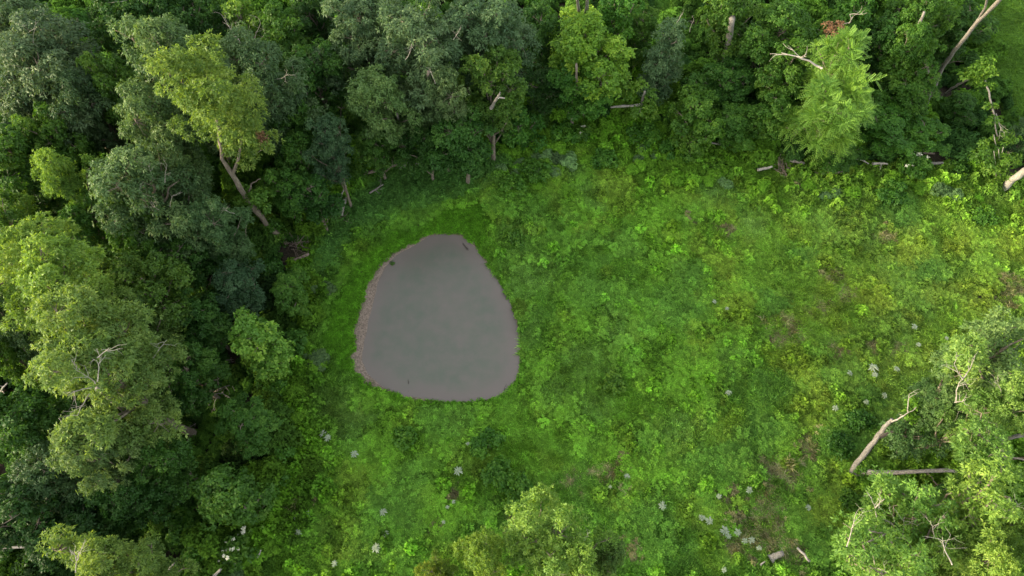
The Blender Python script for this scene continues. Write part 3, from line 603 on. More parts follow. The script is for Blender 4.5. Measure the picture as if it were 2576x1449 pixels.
# ---- left and upper left wood
T = [  # tints of the lit crowns carry painted sunlight
 (110, 150, 17, 115, 'sage', (.80, .86, .95), 'grey green feathery tree filling the upper left corner of the wood', dict(seed=1)),
 (20, 60, 16, 90, 'sage', (.8, .9, .9), 'grey green tree cut by the top left corner of the picture', dict(share=0)),
 (215, 235, 15, 70, 'sage', (.72, .85, .85), 'dull grey green tree below the feathery corner tree', dict(share=1)),
 (60, 280, 14, 70, 'sage', (.70, .80, .85), 'dusky grey green tree at the left edge under the corner tree', dict(share=2)),
 (300, 70, 15, 70, 'round', (.72, .85, .9), 'dark green tree with twiggy gaps right of the corner trees', dict(share=0)),
 (400, 30, 15, 75, 'round', (.60, .78, .85), 'deep green tree at the top edge behind the tall sage tree', dict(share=1)),
 (500, 50, 14, 60, 'round', (.58, .75, .80), 'deep green tree at the top edge left of the lime twiggy tree', dict(share=2)),
 (430, 150, 19, 95, 'sage', (1.0, 1.12, .95), 'tall sage green tree with domed top behind the yellowish leaning tree', dict(seed=2)),
 (390, 300, 17, 75, 'sage', (1.0, 1.1, .9), 'sage tree pressed against the left of the yellowish leaning tree', dict(seed=3)),
 (285, 215, 15, 58, 'round', (1.15, 1.15, .95), 'bright mid green tree left of the tall sage tree', dict(seed=4)),
 (650, 185, 17, 85, 'sage', (.82, .95, .95), 'broad grey green tree right behind the yellowish leaning tree', dict(seed=5)),
 (612, 55, 14, 38, 'round', (1.7, 1.55, 1.1), 'small lime green tree with bare grey twigs at the top edge', dict(seed=6, bare=.25, dens=.8)),
 (715, 100, 14, 62, 'round', (.95, 1.05, .85), 'mid green tree right of the lime green twiggy tree', dict(share=0)),
 (790, 30, 14, 60, 'round', (.5, .65, .75), 'very dark tree at the top edge left of the big grey tree', dict(share=1)),
 (790, 175, 13, 62, 'round', (.70, .90, .85), 'dark green tree left of the big grey trees of the middle', dict(share=2)),
 (750, 280, 12, 55, 'round', (.80, 1.0, .8), 'green tree in the dark gap right of the leaning tree', dict(share=1)),
 (822, 350, 12, 42, 'sage', (.60, .80, .90), 'narrow bluish green tree hanging beside the dark gap', dict(seed=7)),
 (755, 385, 10, 40, 'round', (.85, 1.05, .8), 'narrow green tree low beside the leaning grey trunk', dict(share=0)),
 (780, 480, 8, 45, 'round', (.6, .85, .75), 'low dark tree at the edge between leaning trunk and dead logs', dict(share=2)),
 (125, 340, 14, 62, 'round', (1.05, 1.1, .85), 'mid green tree near the left edge above the lime one', dict(seed=8)),
 (30, 390, 14, 75, 'round', (.95, 1.05, .8), 'green tree on the left edge beside the darker hollow', dict(share=1)),
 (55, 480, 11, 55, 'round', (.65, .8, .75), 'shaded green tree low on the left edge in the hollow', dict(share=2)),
 (165, 460, 15, 58, 'lit', (.80, .98, .75), 'sunlit lime green tree standing left of the sage twiggy tree', dict(seed=9)),
 (235, 550, 12, 62, 'round', (.95, 1.1, .8), 'green tree below the sunlit lime tree', dict(share=0)),
 (350, 450, 16, 98, 'sage', (.92, 1.05, .95), 'round sage tree with white bare twigs poking through its crown', dict(seed=10)),
 (528, 550, 12, 56, 'sage', (.80, 1.0, .92), 'rounded sage tree directly left of the leaning grey trunk', dict(seed=11)),
 (712, 470, 9, 40, 'round', (.95, 1.15, .85), 'small green tree with drooping sprays right of the leaning trunk', dict(seed=12)),
 (330, 600, 11, 62, 'round', (1.0, 1.12, .75), 'mid green tree below the round sage twiggy tree', dict(share=1)),
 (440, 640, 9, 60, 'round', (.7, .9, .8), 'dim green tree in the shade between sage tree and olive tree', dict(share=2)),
 (35, 560, 13, 60, 'round', (1.15, 1.1, .8), 'bright green tree at the left edge above the big golden tree', dict(share=2)),
 (60, 655, 17, 95, 'lit', (1.12, 1.20, .9), 'golden lit tree cut by the left edge of the picture', dict(seed=13, dens=1.15)),
 (165, 725, 18, 100, 'lit', (1.06, 1.18, .85), 'big golden green tree standing behind the pale sunlit crown', dict(seed=14, dens=1.15)),
 (215, 895, 19, 150, 'lit', (.88, .95, .95), 'largest sunlit tree of the left wood with pale forked branches', dict(seed=15, dens=1.15)),
 (370, 715, 12, 85, 'round', (1.12, 1.05, .75), 'flat olive green tree right of the golden trees', dict(seed=16)),
 (305, 800, 14, 70, 'lit', (.72, .82, .75), 'olive tree squeezed between the golden tree and the dark gap', dict(seed=17)),
 (20, 800, 13, 55, 'sage', (.75, .9, .8), 'grey green tree at the left edge beside the dark hollow', dict(share=1)),
 (10, 880, 10, 45, 'round', (1.2, 1.2, .8), 'small bright tree at the left edge in the dark hollow', dict(share=0)),
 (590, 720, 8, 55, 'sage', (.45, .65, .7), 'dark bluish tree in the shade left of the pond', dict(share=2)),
 (500, 790, 8, 55, 'round', (.6, .8, .7), 'dark green tree right of the flat olive tree', dict(share=1)),
 (210, 1130, 15, 66, 'sage', (1.25, 1.28, 1.05), 'small pale sage tree like a ball below the largest sunlit tree', dict(seed=18)),
 (55, 1060, 12, 85, 'round', (.72, .88, .75), 'dark green tree at the left edge below the largest sunlit tree', dict(share=0)),
 (110, 1190, 11, 80, 'sage', (.55, .72, .62), 'dusky tree in the lower left beside the pale ball tree', dict(share=0)),
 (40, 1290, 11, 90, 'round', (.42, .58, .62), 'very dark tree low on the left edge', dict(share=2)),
 (240, 1010, 11, 70, 'round', (.9, 1.0, .75), 'green tree under the forked branches of the largest sunlit tree', dict(share=2)),
 (385, 1150, 10, 62, 'round', (.78, .95, .75), 'rounded green tree right of the pale ball tree', dict(share=1)),
 (310, 1240, 9, 70, 'round', (.55, .75, .65), 'dim green tree below the rounded one in the lower left', dict(share=0)),
 (470, 930, 8, 62, 'round', (.70, .88, .7), 'low green tree under the bleached log right of the sunlit tree', dict(share=2)),
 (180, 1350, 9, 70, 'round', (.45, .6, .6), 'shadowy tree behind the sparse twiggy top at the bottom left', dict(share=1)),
 (632, 840, 9, 50, 'round', (2.4, 2.2, 1.8), 'bright apple green young tree alone in the dark scrub', dict(seed=19, bf=.15)),
 (725, 730, 5, 40, 'round', (1.25, 1.35, 1.0), 'bright low tree between the brush pile and the apple green one', dict(share=0)),
 (560, 1240, 8, 62, 'round', (1.05, 1.15, .85), 'mid green young tree standing in the lower left scrub', dict(seed=20, bf=.1)),
 (620, 1060, 5, 58, 'round', (.85, 1.05, .75), 'low leafy tree in the scrub left of the mullein pair', dict(share=1)),
 (280, 1420, 14, 75, 'lit', (.85, .92, .85), 'sunlit tree cut by the bottom edge at the lower left', dict(seed=21)),
 (190, 1385, 14, 32, 'lit', (.9, .95, .8), 'sparse twiggy tree top at the bottom left edge', dict(seed=22, bare=.45, dens=.7)),
# ---- middle top
 (905, 70, 18, 95, 'sage', (.85, .95, 1.0), 'left of the three big grey green trees at the top middle', dict(seed=23)),
 (1050, 100, 19, 110, 'sage', (.85, .95, 1.0), 'middle of the three big grey green trees at the top', dict(seed=24)),
 (1215, 75, 18, 100, 'sage', (.75, .90, .95), 'right of the three big grey green trees at the top middle', dict(seed=25)),
 (955, 245, 16, 78, 'sage', (1.0, 1.15, .80), 'olive green tree with a thin bare stem below the grey trees', dict(seed=26, base=(1022, 385))),
 (1100, 220, 16, 62, 'sage', (1.0, 1.06, .95), 'pale grey tree between the olive tree and the yellow green one', dict(seed=27)),
 (1235, 190, 16, 72, 'round', (1.25, 1.20, .95), 'yellow green tree with a broken stub in front of the grey trees', dict(seed=28)),
 (1160, 330, 11, 72, 'round', (.72, .95, .85), 'dark leafy tree at the edge above the nettle slope', dict(seed=29)),
 (1070, 350, 9, 50, 'round', (.65, .85, .75), 'shaded tree right of the thin bare stem', dict(share=0)),
 (945, 350, 9, 52, 'round', (.85, 1.0, .8), 'green tree at the foot of the olive tree by the edge logs', dict(share=1)),
 (1310, 300, 7, 40, 'round', (1.0, 1.35, .95), 'vine hung small tree at the edge left of the bright lime tree', dict(seed=30, bf=.05)),
 (1360, 60, 14, 55, 'round', (.6, .8, .7), 'dark green tree between the grey trees and the bright lime tree', dict(share=2)),
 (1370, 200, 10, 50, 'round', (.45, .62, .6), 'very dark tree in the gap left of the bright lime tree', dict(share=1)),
 (1490, 115, 16, 92, 'round', (2.3, 2.05, 1.1), 'brightest lime green tree at the top middle', dict(seed=31)),
 (1450, 200, 12, 60, 'round', (1.0, 1.3, .9), 'mid green tree under the brightest lime green tree', dict(seed=32)),
 (1555, 20, 16, 48, 'round', (1.0, 1.3, .85), 'vine covered green column tree at the top edge', dict(seed=33, bf=.1)),
 (1680, 110, 15, 50, 'sage', (.85, 1.0, 1.05), 'slim grey green tree right of the brightest lime tree', dict(seed=34, bf=.2)),
 (1620, 60, 12, 45, 'round', (1.1, 1.2, .8), 'green tree between the column tree and slim grey one', dict(share=2)),
 (1835, 15, 18, 68, 'round', (1.05, 1.10, .80), 'tree on a stout tan trunk at the top edge', dict(seed=35, base=(1822, 240))),
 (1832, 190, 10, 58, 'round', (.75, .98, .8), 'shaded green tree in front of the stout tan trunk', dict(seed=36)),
 (1760, 280, 9, 68, 'round', (1.2, 1.3, .85), 'bright bushy tree at the edge below the slim grey tree', dict(seed=37, bf=.1)),
 (1850, 300, 7, 55, 'round', (1.1, 1.25, .85), 'bright low tree at the edge right of the bushy one', dict(share=0)),
 (1955, 60, 16, 75, 'round', (1.0, 1.12, .8), 'mid green tree left behind the fronded yellow green tree', dict(seed=38)),
 (1990, 160, 14, 60, 'round', (1.05, 1.15, .8), 'green tree against the left side of the fronded tree', dict(seed=39)),
 (1960, 270, 10, 52, 'round', (1.0, 1.15, .8), 'green tree at the lower left of the fronded tree', dict(share=1)),
 (2110, 140, 18, 62, 'lit', (.82, 1.05, .60), 'fronded yellow green top with rusty dead clusters', dict(seed=40, fr=1)),
 (2105, 260, 15, 88, 'lit', (.78, 1.02, .60), 'broad fronded yellow green tree standing in front of the wood', dict(seed=41, fr=1, base=(2050, 365))),
 (2160, 20, 15, 62, 'round', (.9, 1.15, .75), 'vine draped green tree at the top edge right of the rusty clusters', dict(seed=42, bf=.1)),
 (2250, 90, 13, 62, 'round', (.62, .85, .72), 'dark tree behind the pale leaning trunk', dict(share=2)),
 (2310, 120, 15, 50, 'round', (.95, 1.12, .75), 'green tree hung along the upper pale trunk', dict(seed=43)),
 (2320, 15, 16, 62, 'round', (1.0, 1.12, .75), 'green tree at the top edge above the pale trunks', dict(seed=44)),
 (2300, 215, 10, 62, 'round', (1.0, 1.15, .75), 'rounded green tree half hiding a pale trunk at the right', dict(seed=45)),
 (2425, 60, 12, 62, 'round', (.65, .80, .65), 'dark green tree beyond the long leaning pale trunk', dict(share=1)),
 (2230, 300, 7, 70, 'round', (1.0, 1.25, .8), 'leafy low tree in the bay right of the fronded tree', dict(share=0)),
 (2325, 330, 6, 50, 'round', (.95, 1.2, .75), 'leafy low tree above the white blossoming elder', dict(share=1)),
 (2100, 380, 4.5, 50, 'round', (.9, 1.05, .65), 'olive shrubby tree at the foot of the fronded tree', dict(share=2)),
 (2425, 262, 6, 36, 'round', (.7, .9, .7), 'dark tree behind the arching vine covered stem', dict(share=0)),
 (2590, 330, 8, 40, 'sage', (.6, .8, .7), 'grey green tree at the right edge behind the vine tower', dict(share=1)),
# ---- lower right
 (2520, 880, 13, 90, 'sage', (.95, 1.05, .75), 'sage tree at the right edge highest of the lower right grove', dict(seed=46, bare=.12)),
 (2432, 895, 14, 36, 'lit', (.95, 1.05, .95), 'small pale lit top on a bare forked stem in the grove', dict(seed=47, dens=.8, base=(2395, 1010))),
 (2550, 1010, 14, 75, 'lit', (.75, .88, .75), 'lit tree at the right edge below the sage one', dict(seed=48, dens=.9)),
 (2390, 1010, 8, 62, 'sage', (.75, .92, .65), 'dim sage tree under the bare forked stem', dict(share=2)),
 (2305, 1085, 4.5, 52, 'sage', (.62, .82, .60), 'dark leafy tree in the fork of the broken trunk', dict(seed=49, bf=.05)),
 (2480, 1115, 13, 78, 'lit', (.70, .88, .70), 'yellow green tree above the far end of the fallen trunk', dict(base=(2480, 1170), seed=50, dens=.9)),
 (2238, 1250, 11, 62, 'lit', (.78, 1.0, .78), 'pale lit tree standing just below the broken trunk base', dict(base=(2235, 1330), seed=51, dens=.9)),
 (2350, 1310, 14, 78, 'lit', (.72, .95, .70), 'lit tree with bare grey sticks in the middle of the grove', dict(base=(2330, 1380), seed=52, dens=.85, bare=.12)),
 (2480, 1250, 16, 85, 'lit', (.92, 1.02, .70), 'yellowest tree of the lower right grove', dict(seed=53, dens=.9)),
 (2560, 1340, 14, 75, 'lit', (.75, .85, .65), 'lit tree at the right edge below the yellowest tree', dict(seed=54, dens=.9)),
 (2170, 1370, 15, 68, 'lit', (.78, .98, .72), 'lit tree with a white bent twig at the grove edge', dict(base=(2225, 1440), seed=55, dens=.85, bare=.1)),
 (2290, 1420, 15, 75, 'lit', (.80, 1.0, .72), 'lit tree cut by the bottom edge in the lower right grove', dict(base=(2300, 1500), seed=56, dens=.9)),
 (2450, 1410, 15, 80, 'lit', (.92, 1.0, .72), 'golden green tree at the bottom edge right in the grove', dict(seed=57, dens=.9)),
# ---- bottom middle
 (1370, 1340, 15, 100, 'lit', (1.15, 1.30, 1.05), 'largest of the sunlit tree tops at the bottom middle', dict(seed=58, dens=.85)),
 (1450, 1420, 14, 75, 'lit', (1.1, 1.28, 1.0), 'sunlit tree top at the bottom edge just right of the largest', dict(seed=61, dens=.85)),
 (1205, 1400, 15, 58, 'lit', (1.1, 1.2, .9), 'small sunlit tree top left of the largest at the bottom', dict(seed=59, dens=.85)),
 (1090, 1440, 13, 40, 'lit', (1.0, 1.0, .75), 'leftmost small sunlit tree top at the bottom edge', dict(share=0)),
 (1530, 1400, 12, 45, 'sage', (1.05, 1.2, .75), 'small sage tree top right of the largest at the bottom', dict(share=0)),
]
FR = dict(frond=1, mat=M_lit, L=.30, W=.15, K=9, spread=1.2, droop=.15)
TREES = {}; TF = {}
def hfac(u, v):
    if v > 430 or u < 870: return 1.0
    return .85 if u < 1250 else .70
for (u_, v_, h_, r_, kd_, col_, lab_, op_) in T:
    if u_ > 2100 and v_ > 850: col_ = tuple(q * 1.22 for q in col_); op_ = dict(op_, dens=.74) if 'seed' in op_ else op_  # grove tints brightened to paint the sunlit tips into the leaves
    op_ = dict(op_); TF[lab_] = hfac(u_, v_); h_ = h_ * TF[lab_]; b_ = op_.pop('base', None); fr = op_.pop('fr', 0)
    if b_: op_['lean'] = lean_from(u_, v_, h_, *b_)
    if 'seed' in op_ and not fr and (set(op_) <= {'seed'} or (set(op_) <= {'seed', 'dens'} and h_ < 16)): op_ = dict(share=3 + op_['seed'] % 4)
    k0 = KINDS['lit'];
    if fr: KINDS['lit'] = FR
    TREES[lab_] = tree(u_, v_, h_, r_, kd_, col_, lab_, group=FG, **op_)
    KINDS['lit'] = k0

# the yellowish tree on its long leaning trunk
lt = tree(545, 255, 21, 98, 'lit', (.86, .93, .74), 'yellowish tree on a long leaning grey trunk at the edge of the wood', bf=.56, seed=70,
          lean=lean_from(545, 255, 21, 722, 612), group=FG)
c_ = [ch for ch in lt.children if ch.name.startswith('trunk')][0]
bpy.data.objects.remove(c_)
b0 = P(722, 612, 0); P1 = P(668, 560, 4.0); P2 = P(620, 500, 8); P3 = P(585, 440, 11); P4 = P(560, 400, 13); P5 = P(545, 300, 17)
link('trunk', limb(lt, [b0, P1, P2, P3, P4, P5], .26, .11, M_bark, sides=10), lt)
link('branch', limb(lt, [P3, P(600, 400, 13), P(608, 345, 15)], .14, .05, M_bark), lt)
link('branch', limb(lt, [P2, P(632, 462, 9), P(655, 450, 10)], .07, .03, M_bark), lt)
def leaf_cluster(parent, centres, kd, col, seed, n=60, rad=.5, name='leaf_cluster', mat=None, K=None, sc=1.0):
    r = np.random.default_rng(seed); kp = KINDS[kd]; o = np.array(parent.location) if parent else 0
    Cc, Aa, vv = [], [], []
    for cc in centres:
        rr = cc[3] if len(cc) > 3 else rad
        e = unit(r.normal(0, 1, (n, 3)) + np.array([0, 0, .5])); q = r.normal(.5, .1)
        Cc.append(np.array(cc[:3]) - o + e * rr * r.uniform(.3, 1.1, (n, 1)) * np.array([1, 1, .8])); Aa.append(unit(e + np.array([0, 0, .5]))); vv.append(q + r.normal(0, .08, n))
    V, F, v = leaves(np.concatenate(Cc), np.concatenate(Aa), K or kp['K'], kp['L'] * sc, kp['W'] * sc, kp['spread'], kp['droop'], r=r, v=np.concatenate(vv).clip(0, 1), along=.1)
    ob = link(name, mesh_np(name, V, F, mat or kp['mat'], {'v': v}), parent); ob.color = (*col, 1); return ob
def along(pts, n, jit, r):
    pts = np.array(pts); t = np.sort(r.uniform(0, len(pts) - 1, n)); q = np.stack([np.interp(t, np.arange(len(pts)), pts[:, k]) for k in range(3)], -1)
    return q + r.normal(0, jit, q.shape)
rr = np.random.default_rng(5)
leaf_cluster(lt, along([P2, P(650, 480, 9), P(690, 520, 6)], 9, .45, rr), 'round', (1.15, 1.2, .8), 71, 26, .55, 'side_spray')
leaf_cluster(lt, along([b0, P1], 9, .35, rr), 'round', (1.0, 1.15, .7), 72, 40, .5, 'ivy')
o_ = leaf_cluster(lt, [P(655, 342, 14), P(660, 352, 13.8)], 'lit', W1, 73, 18, .25, 'dead_leaves', M_dead, sc=.9); o_['label'] = 'rusty brown dead leaves'
ft = TREES['fronded yellow green top with rusty dead clusters']
o_ = leaf_cluster(ft, [P(2083, 68, 17.5), P(2110, 66, 17.5), P(2090, 80, 17)], 'lit', W1, 74, 22, .28, 'dead_leaves', M_dead, sc=.9); o_['label'] = 'rusty brown dead leaves'
dead_branch(ft, P(2118, 60, 17), P(2138, 36, 19), .05, 3, split=1)
dead_branch(ft, P(2068, 172, 14.5), P(1966, 133, 15.5), .075, 4, split=2)

# white bare twigs showing in crowns
tw = [('round sage tree with white bare twigs poking through its crown', [((385, 495), (350, 480), 13.5), ((400, 528), (380, 505), 13), ((385, 450), (372, 415), 14.5), ((415, 460), (420, 415), 14.5), ((428, 520), (436, 490), 12.5), ((330, 460), (300, 435), 14)], .05),
      ('rounded sage tree directly left of the leaning grey trunk', [((590, 537), (560, 525), 11)], .045),
      ('largest sunlit tree of the left wood with pale forked branches', [((245, 960), (252, 900), 17.5), ((240, 965), (215, 945), 17), ((230, 975), (170, 995), 16.5), ((225, 990), (195, 1045), 15.5), ((245, 900), (275, 875), 18), ((200, 930), (180, 905), 17.5), ((385, 900), (420, 855), 13)], .08),
      ('small lime green tree with bare grey twigs at the top edge', [((600, 100), (560, 40), 13), ((620, 120), (655, 60), 12.5), ((605, 110), (600, 60), 13), ((610, 120), (585, 80), 12), ((640, 110), (665, 85), 12)], .06),
      ('broad grey green tree right behind the yellowish leaning tree', [((690, 200), (725, 185), 15), ((640, 390), (665, 378), 12)], .05),
      ('sparse twiggy tree top at the bottom left edge', [((190, 1440), (192, 1400), 14.5), ((192, 1410), (178, 1385), 15), ((195, 1410), (205, 1385), 15)], .06),
      ('small pale lit top on a bare forked stem in the grove', [((2405, 1010), (2425, 950), 11), ((2422, 955), (2400, 915), 13), ((2425, 950), (2450, 905), 13), ((2402, 1012), (2430, 1005), 10.5)], .09),
      ('sage tree at the right edge highest of the lower right grove', [((2540, 1050), (2450, 1040), 10), ((2510, 1045), (2470, 1060), 10), ((2520, 1000), (2500, 960), 12)], .06),
      ('pale lit tree standing just below the broken trunk base', [((2205, 1300), (2190, 1250), 12), ((2200, 1280), (2225, 1255), 13)], .09),
      ('lit tree with bare grey sticks in the middle of the grove', [((2260, 1370), (2250, 1310), 12), ((2270, 1360), (2275, 1300), 12), ((2375, 1400), (2370, 1350), 14), ((2350, 1350), (2340, 1310), 13.5)], .05),
      ('lit tree with a white bent twig at the grove edge', [((2130, 1375), (2150, 1300), 15), ((2200, 1420), (2190, 1370), 12)], .07),
      ('lit tree cut by the bottom edge in the lower right grove', [((2395, 1420), (2370, 1360), 15), ((2190, 1430), (2230, 1440), 12)], .08),
      ('largest of the sunlit tree tops at the bottom middle', [((1440, 1390), (1455, 1340), 12), ((1390, 1400), (1400, 1440), 12), ((1450, 1360), (1480, 1350), 13)], .04),
      ('slim grey green tree right of the brightest lime tree', [((1735, 80), (1745, 50), 14.5), ((1700, 60), (1720, 30), 15)], .05),
      ('middle of the three big grey green trees at the top', [((1020, 150), (1035, 110), 17.5), ((1140, 100), (1160, 70), 17), ((1095, 210), (1082, 180), 15)], .05),
      ('dark green tree with twiggy gaps right of the corner trees', [((215, 90), (200, 70), 13), ((240, 20), (290, 5), 14)], .05),
      ('grey green feathery tree filling the upper left corner of the wood', [((40, 200), (25, 180), 14), ((60, 90), (90, 70), 16)], .05),
      ('golden green tree at the bottom edge right in the grove', [((2520, 1290), (2560, 1270), 14)], .05)]
k_ = 0
for lab_, lst, rd in tw:
    for (a_, b_, z_) in lst:
        z_ = z_ * TF[lab_] + (0 if TF[lab_] == 1 else .4)
        # twigs are built under a plain (unrotated) parent frame
        t_ = TREES[lab_]
        if t_.scale[0] != 1 or t_.rotation_euler[2] != 0:
            ob = dead_branch(None, P(*a_, z_ - .8), P(*b_, z_ + .5), rd * .42, 300 + k_, split=2)
            ob.parent = t_; ob.matrix_parent_inverse = Matrix.LocRotScale(t_.location, t_.rotation_euler, t_.scale).inverted()
        else: dead_branch(t_, P(*a_, z_ - .8), P(*b_, z_ + .5), rd * .42, 300 + k_, split=2)
        k_ += 1
CAMP = np.array([0, 0, CAMH])
# clear stems that show below crowns
def stem(lab, pts, ra, rb, mat=M_bark):
    t_ = TREES[lab]; f = TF[lab]
    pts = [CAMP + (q - CAMP) * ((CAMH - q[2] * f) / (CAMH - q[2])) for q in pts]; me = limb(None, pts, ra, rb, mat, base=(0, 0, 0)); ob = link('stem', me, t_)
    ob.matrix_parent_inverse = Matrix.LocRotScale(t_.location, t_.rotation_euler, t_.scale).inverted()
stem('olive green tree with a thin bare stem below the grey trees', [P(1022, 388, 0), P(1010, 340, 5), P(998, 285, 10)], .16, .09, M_pale)
stem('tree on a stout tan trunk at the top edge', [P(1822, 170, 6), P(1832, 110, 10), P(1842, 45, 15)], .36, .26, M_pale)
stem('middle of the three big grey green trees at the top', [P(1085, 290, 5), P(1072, 225, 12), P(1078, 180, 15)], .22, .12, M_bark)
stem('yellow green tree with a broken stub in front of the grey trees', [P(1235, 272, 11), P(1252, 245, 13), P(1258, 232, 13.6)], .14, .06, M_pale)
stem('yellow green tree with a broken stub in front of the grey trees', [P(1252, 246, 13), P(1270, 247, 13)], .07, .04, M_bone)
stem('mid green tree under the brightest lime green tree', [P(1452, 225, 9), P(1450, 160, 13)], .16, .10, M_bark)
stem('broad fronded yellow green tree standing in front of the wood', [P(2050, 368, 0), P(2060, 345, 3), P(2075, 300, 8)], .26, .16, M_pale)
stem('rounded green tree half hiding a pale trunk at the right', [P(2330, 268, 2), P(2338, 240, 5), P(2335, 190, 9), P(2330, 150, 12)], .17, .10, M_pale)
stem('green tree hung along the upper pale trunk', [P(2290, 120, 8), P(2305, 80, 12), P(2325, 30, 15)], .16, .10, M_pale)
stem('largest sunlit tree of the left wood with pale forked branches', [P(412, 1108, 3.0), P(372, 1078, 5.5), P(300, 1020, 10), P(245, 975, 14)], .26, .15, M_pale)
stem('flat olive green tree right of the golden trees', [P(400, 905, 3), P(375, 870, 7), P(345, 830, 10)], .2, .1, M_bark)
stem('flat olive green tree right of the golden trees', [P(388, 878, 5.5), P(410, 865, 6), P(440, 865, 6.5)], .11, .04, M_bark)
stem('mid green tree below the round sage twiggy tree', [P(318, 690, 1), P(285, 640, 5), P(260, 595, 8)], .18, .1, M_bark)

# two trunks at the top edge, the long pale leaning tree, the arch and the vine tower
t_ = thing('dead_tree', 'pair of bare tan trunks rising side by side at the top edge', 'tree', P(1455, 60, 0)); P0 = P(1455, 60, 0)
link('trunk', limb(t_, [P(1458, 70, 6), P(1456, 40, 9), P(1450, -30, 15)], .16, .12, M_pale), t_)
link('trunk', limb(t_, [P(1466, 70, 6), P(1474, 30, 10), P(1480, -30, 15)], .16, .12, M_pale), t_)
t_ = thing('leaning_tree', 'long pale trunk leaning up and right to a fork at the top right', 'tree', P(2330, 268, 0))
link('trunk', limb(t_, [P(2330, 268, 0), P(2370, 172, 5), P(2400, 130, 8), P(2458, 55, 13), P(2520, -5, 17), P(2560, -60, 20)], .19, .11, M_pale, wob=.03), t_)
link('branch', limb(t_, [P(2458, 52, 13), P(2478, 20, 15), P(2490, -30, 18)], .09, .06, M_pale), t_)
leaf_cluster(t_, [P(2560, -50, 19), P(2500, -40, 18)], 'round', (.9, 1.05, .7), 80, 60, .7, 'crown')
t_ = thing('arching_tree', 'arching tree with bare stem and leafy bend above the vine tower', 'tree', P(2362, 252, 0))
pa = [P(2362, 252, 0), P(2395, 222, 3), P(2425, 206, 5.5), P(2470, 180, 8), P(2488, 230, 7.5), P(2500, 290, 6), P(2512, 350, 4)]
link('trunk', limb(t_, pa, .12, .05, M_pale, wob=.03), t_)
leaf_cluster(t_, along([P(2440, 195, 7), P(2475, 175, 8.6)], 13, .4, rr), 'round', (1.45, 1.4, .8), 81, 26, .5, 'crown')
leaf_cluster(t_, along(pa[3:], 12, .22, rr), 'round', (1.35, 1.35, .8), 82, 14, .26, 'vine')
dead_branch(t_, P(2505, 285, 6), P(2520, 330, 5), .04, 31)
dead_branch(t_, P(2500, 340, 5), P(2505, 385, 3.4), .04, 32)
t_ = thing('vine_tower', 'vine tower draped over thin sticks left of the big pale trunk', 'vines', P(2510, 470, 0))
leaf_cluster(t_, along([P(2510, 350, 4), P(2480, 400, 3.4), P(2540, 400, 3.2), P(2500, 440, 2), P(2530, 470, 1)], 40, .45, rr), 'round', (1.25, 1.25, .72), 83, 22, .55, 'foliage')
for k, (a_, b_) in enumerate([((2510, 470), (2500, 380)), ((2518, 465), (2512, 375)), ((2500, 460), (2524, 370))]): link('stick', limb(t_, [P(*a_, 0), P(*b_, 4.8)], .035, .02, M_bone), t_)
t_ = thing('pale_tree', 'big pale grey trunk leaning in from the right edge', 'tree', P(2506, 487, 0))
link('trunk', limb(t_, [P(2506, 487, 0), P(2530, 468, 1.2), P(2576, 432, 3.5), P(2680, 370, 9)], .36, .24, M_bone, sides=12, wob=.04), t_)
t_ = thing('broken_tree', 'tree snapped in two with the split pale wood lying sideways', 'tree', P(1610, 300, 0))
link('trunk', limb(t_, [P(1608, 300, 0), P(1614, 262, 3.5), P(1622, 230, 6)], .16, .10, M_pale), t_)
link('fallen_stem', limb(t_, [P(1616, 264, 3.4), P(1580, 266, 3.4), P(1536, 270, 3.2)], .13, .10, M_bone), t_)
leaf_cluster(t_, [P(1580, 220, 6, ), P(1610, 215, 6.5), P(1640, 240, 5.6), P(1600, 280, 4), P(1575, 240, 5), P(1630, 265, 4.6), P(1565, 225, 5.5), P(1640, 285, 3.5)], 'round', (1.5, 1.45, .9), 84, 34, .6, 'crown')
t_ = thing('snag', 'short broken snag stump left of the snapped tree', 'stump', P(1512, 240, 0))
link('trunk', limb(t_, [P(1512, 245, 3), P(1518, 232, 5), P(1519, 222, 6)], .15, .10, M_rot), t_)

# broken tree of the lower right: two long limbs from one base
t_ = thing('snapped_tree', 'broken trunk at the grove edge with its leaning pale stem', 'tree', P(2148, 1192, 0))
link('trunk', limb(t_, [P(2143, 1190, .3), P(2165, 1152, 1.4), P(2200, 1110, 2.6), P(2225, 1075, 3.6), P(2245, 1055, 4.2)], .22, .13, M_pale, sides=10, wob=.035), t_)
link('branch', limb(t_, [P(2212, 1100, 2.4), P(2235, 1090, 2.7), P(2252, 1085, 2.9)], .14, .10, M_rot), t_)
dead_branch(t_, P(2240, 1062, 4.0), P(2288, 1036, 5.2), .075, 61, split=1)
dead_branch(t_, P(2284, 1038, 5), P(2287, 992, 6), .05, 62, split=1)
leaf_cluster(t_, along([P(2293, 1010, 5.2), P(2297, 1050, 4.8)], 6, .15, rr), 'round', (1.4, 1.5, .7), 85, 14, .3, 'vine')
t_ = thing('fallen_tree', 'long fallen tree lying level from the broken base under the grove', 'fallen tree', P(2150, 1190, .2))
link('trunk', limb(t_, [P(2152, 1192, .5), P(2200, 1190, 1.6), P(2290, 1188, 2.4), P(2380, 1180, 2.8), P(2440, 1195, 2.9), P(2470, 1205, 2.9), P(2486, 1212, 2.9)], .20, .05, M_pale, sides=10, wob=.04), t_)
dead_branch(t_, P(2330, 1188, 1.4), P(2372, 1240, 1.5), .05, 63, M_rot, split=3)
leaf_cluster(t_, [P(2168, 1180, .8), P(2182, 1176, 1.0), P(2176, 1188, 1.0)], 'round', (1.25, 1.35, .6), 86, 30, .42, 'ivy')
t_ = thing('bare_limb', 'bare pale limb reaching in from the right edge between lit crowns', 'branch', P(2576, 1105, 6))
link('limb', limb(t_, [P(2525, 1108, 7.5), P(2550, 1098, 8), P(2620, 1085, 9)], .10, .17, M_pale), t_)

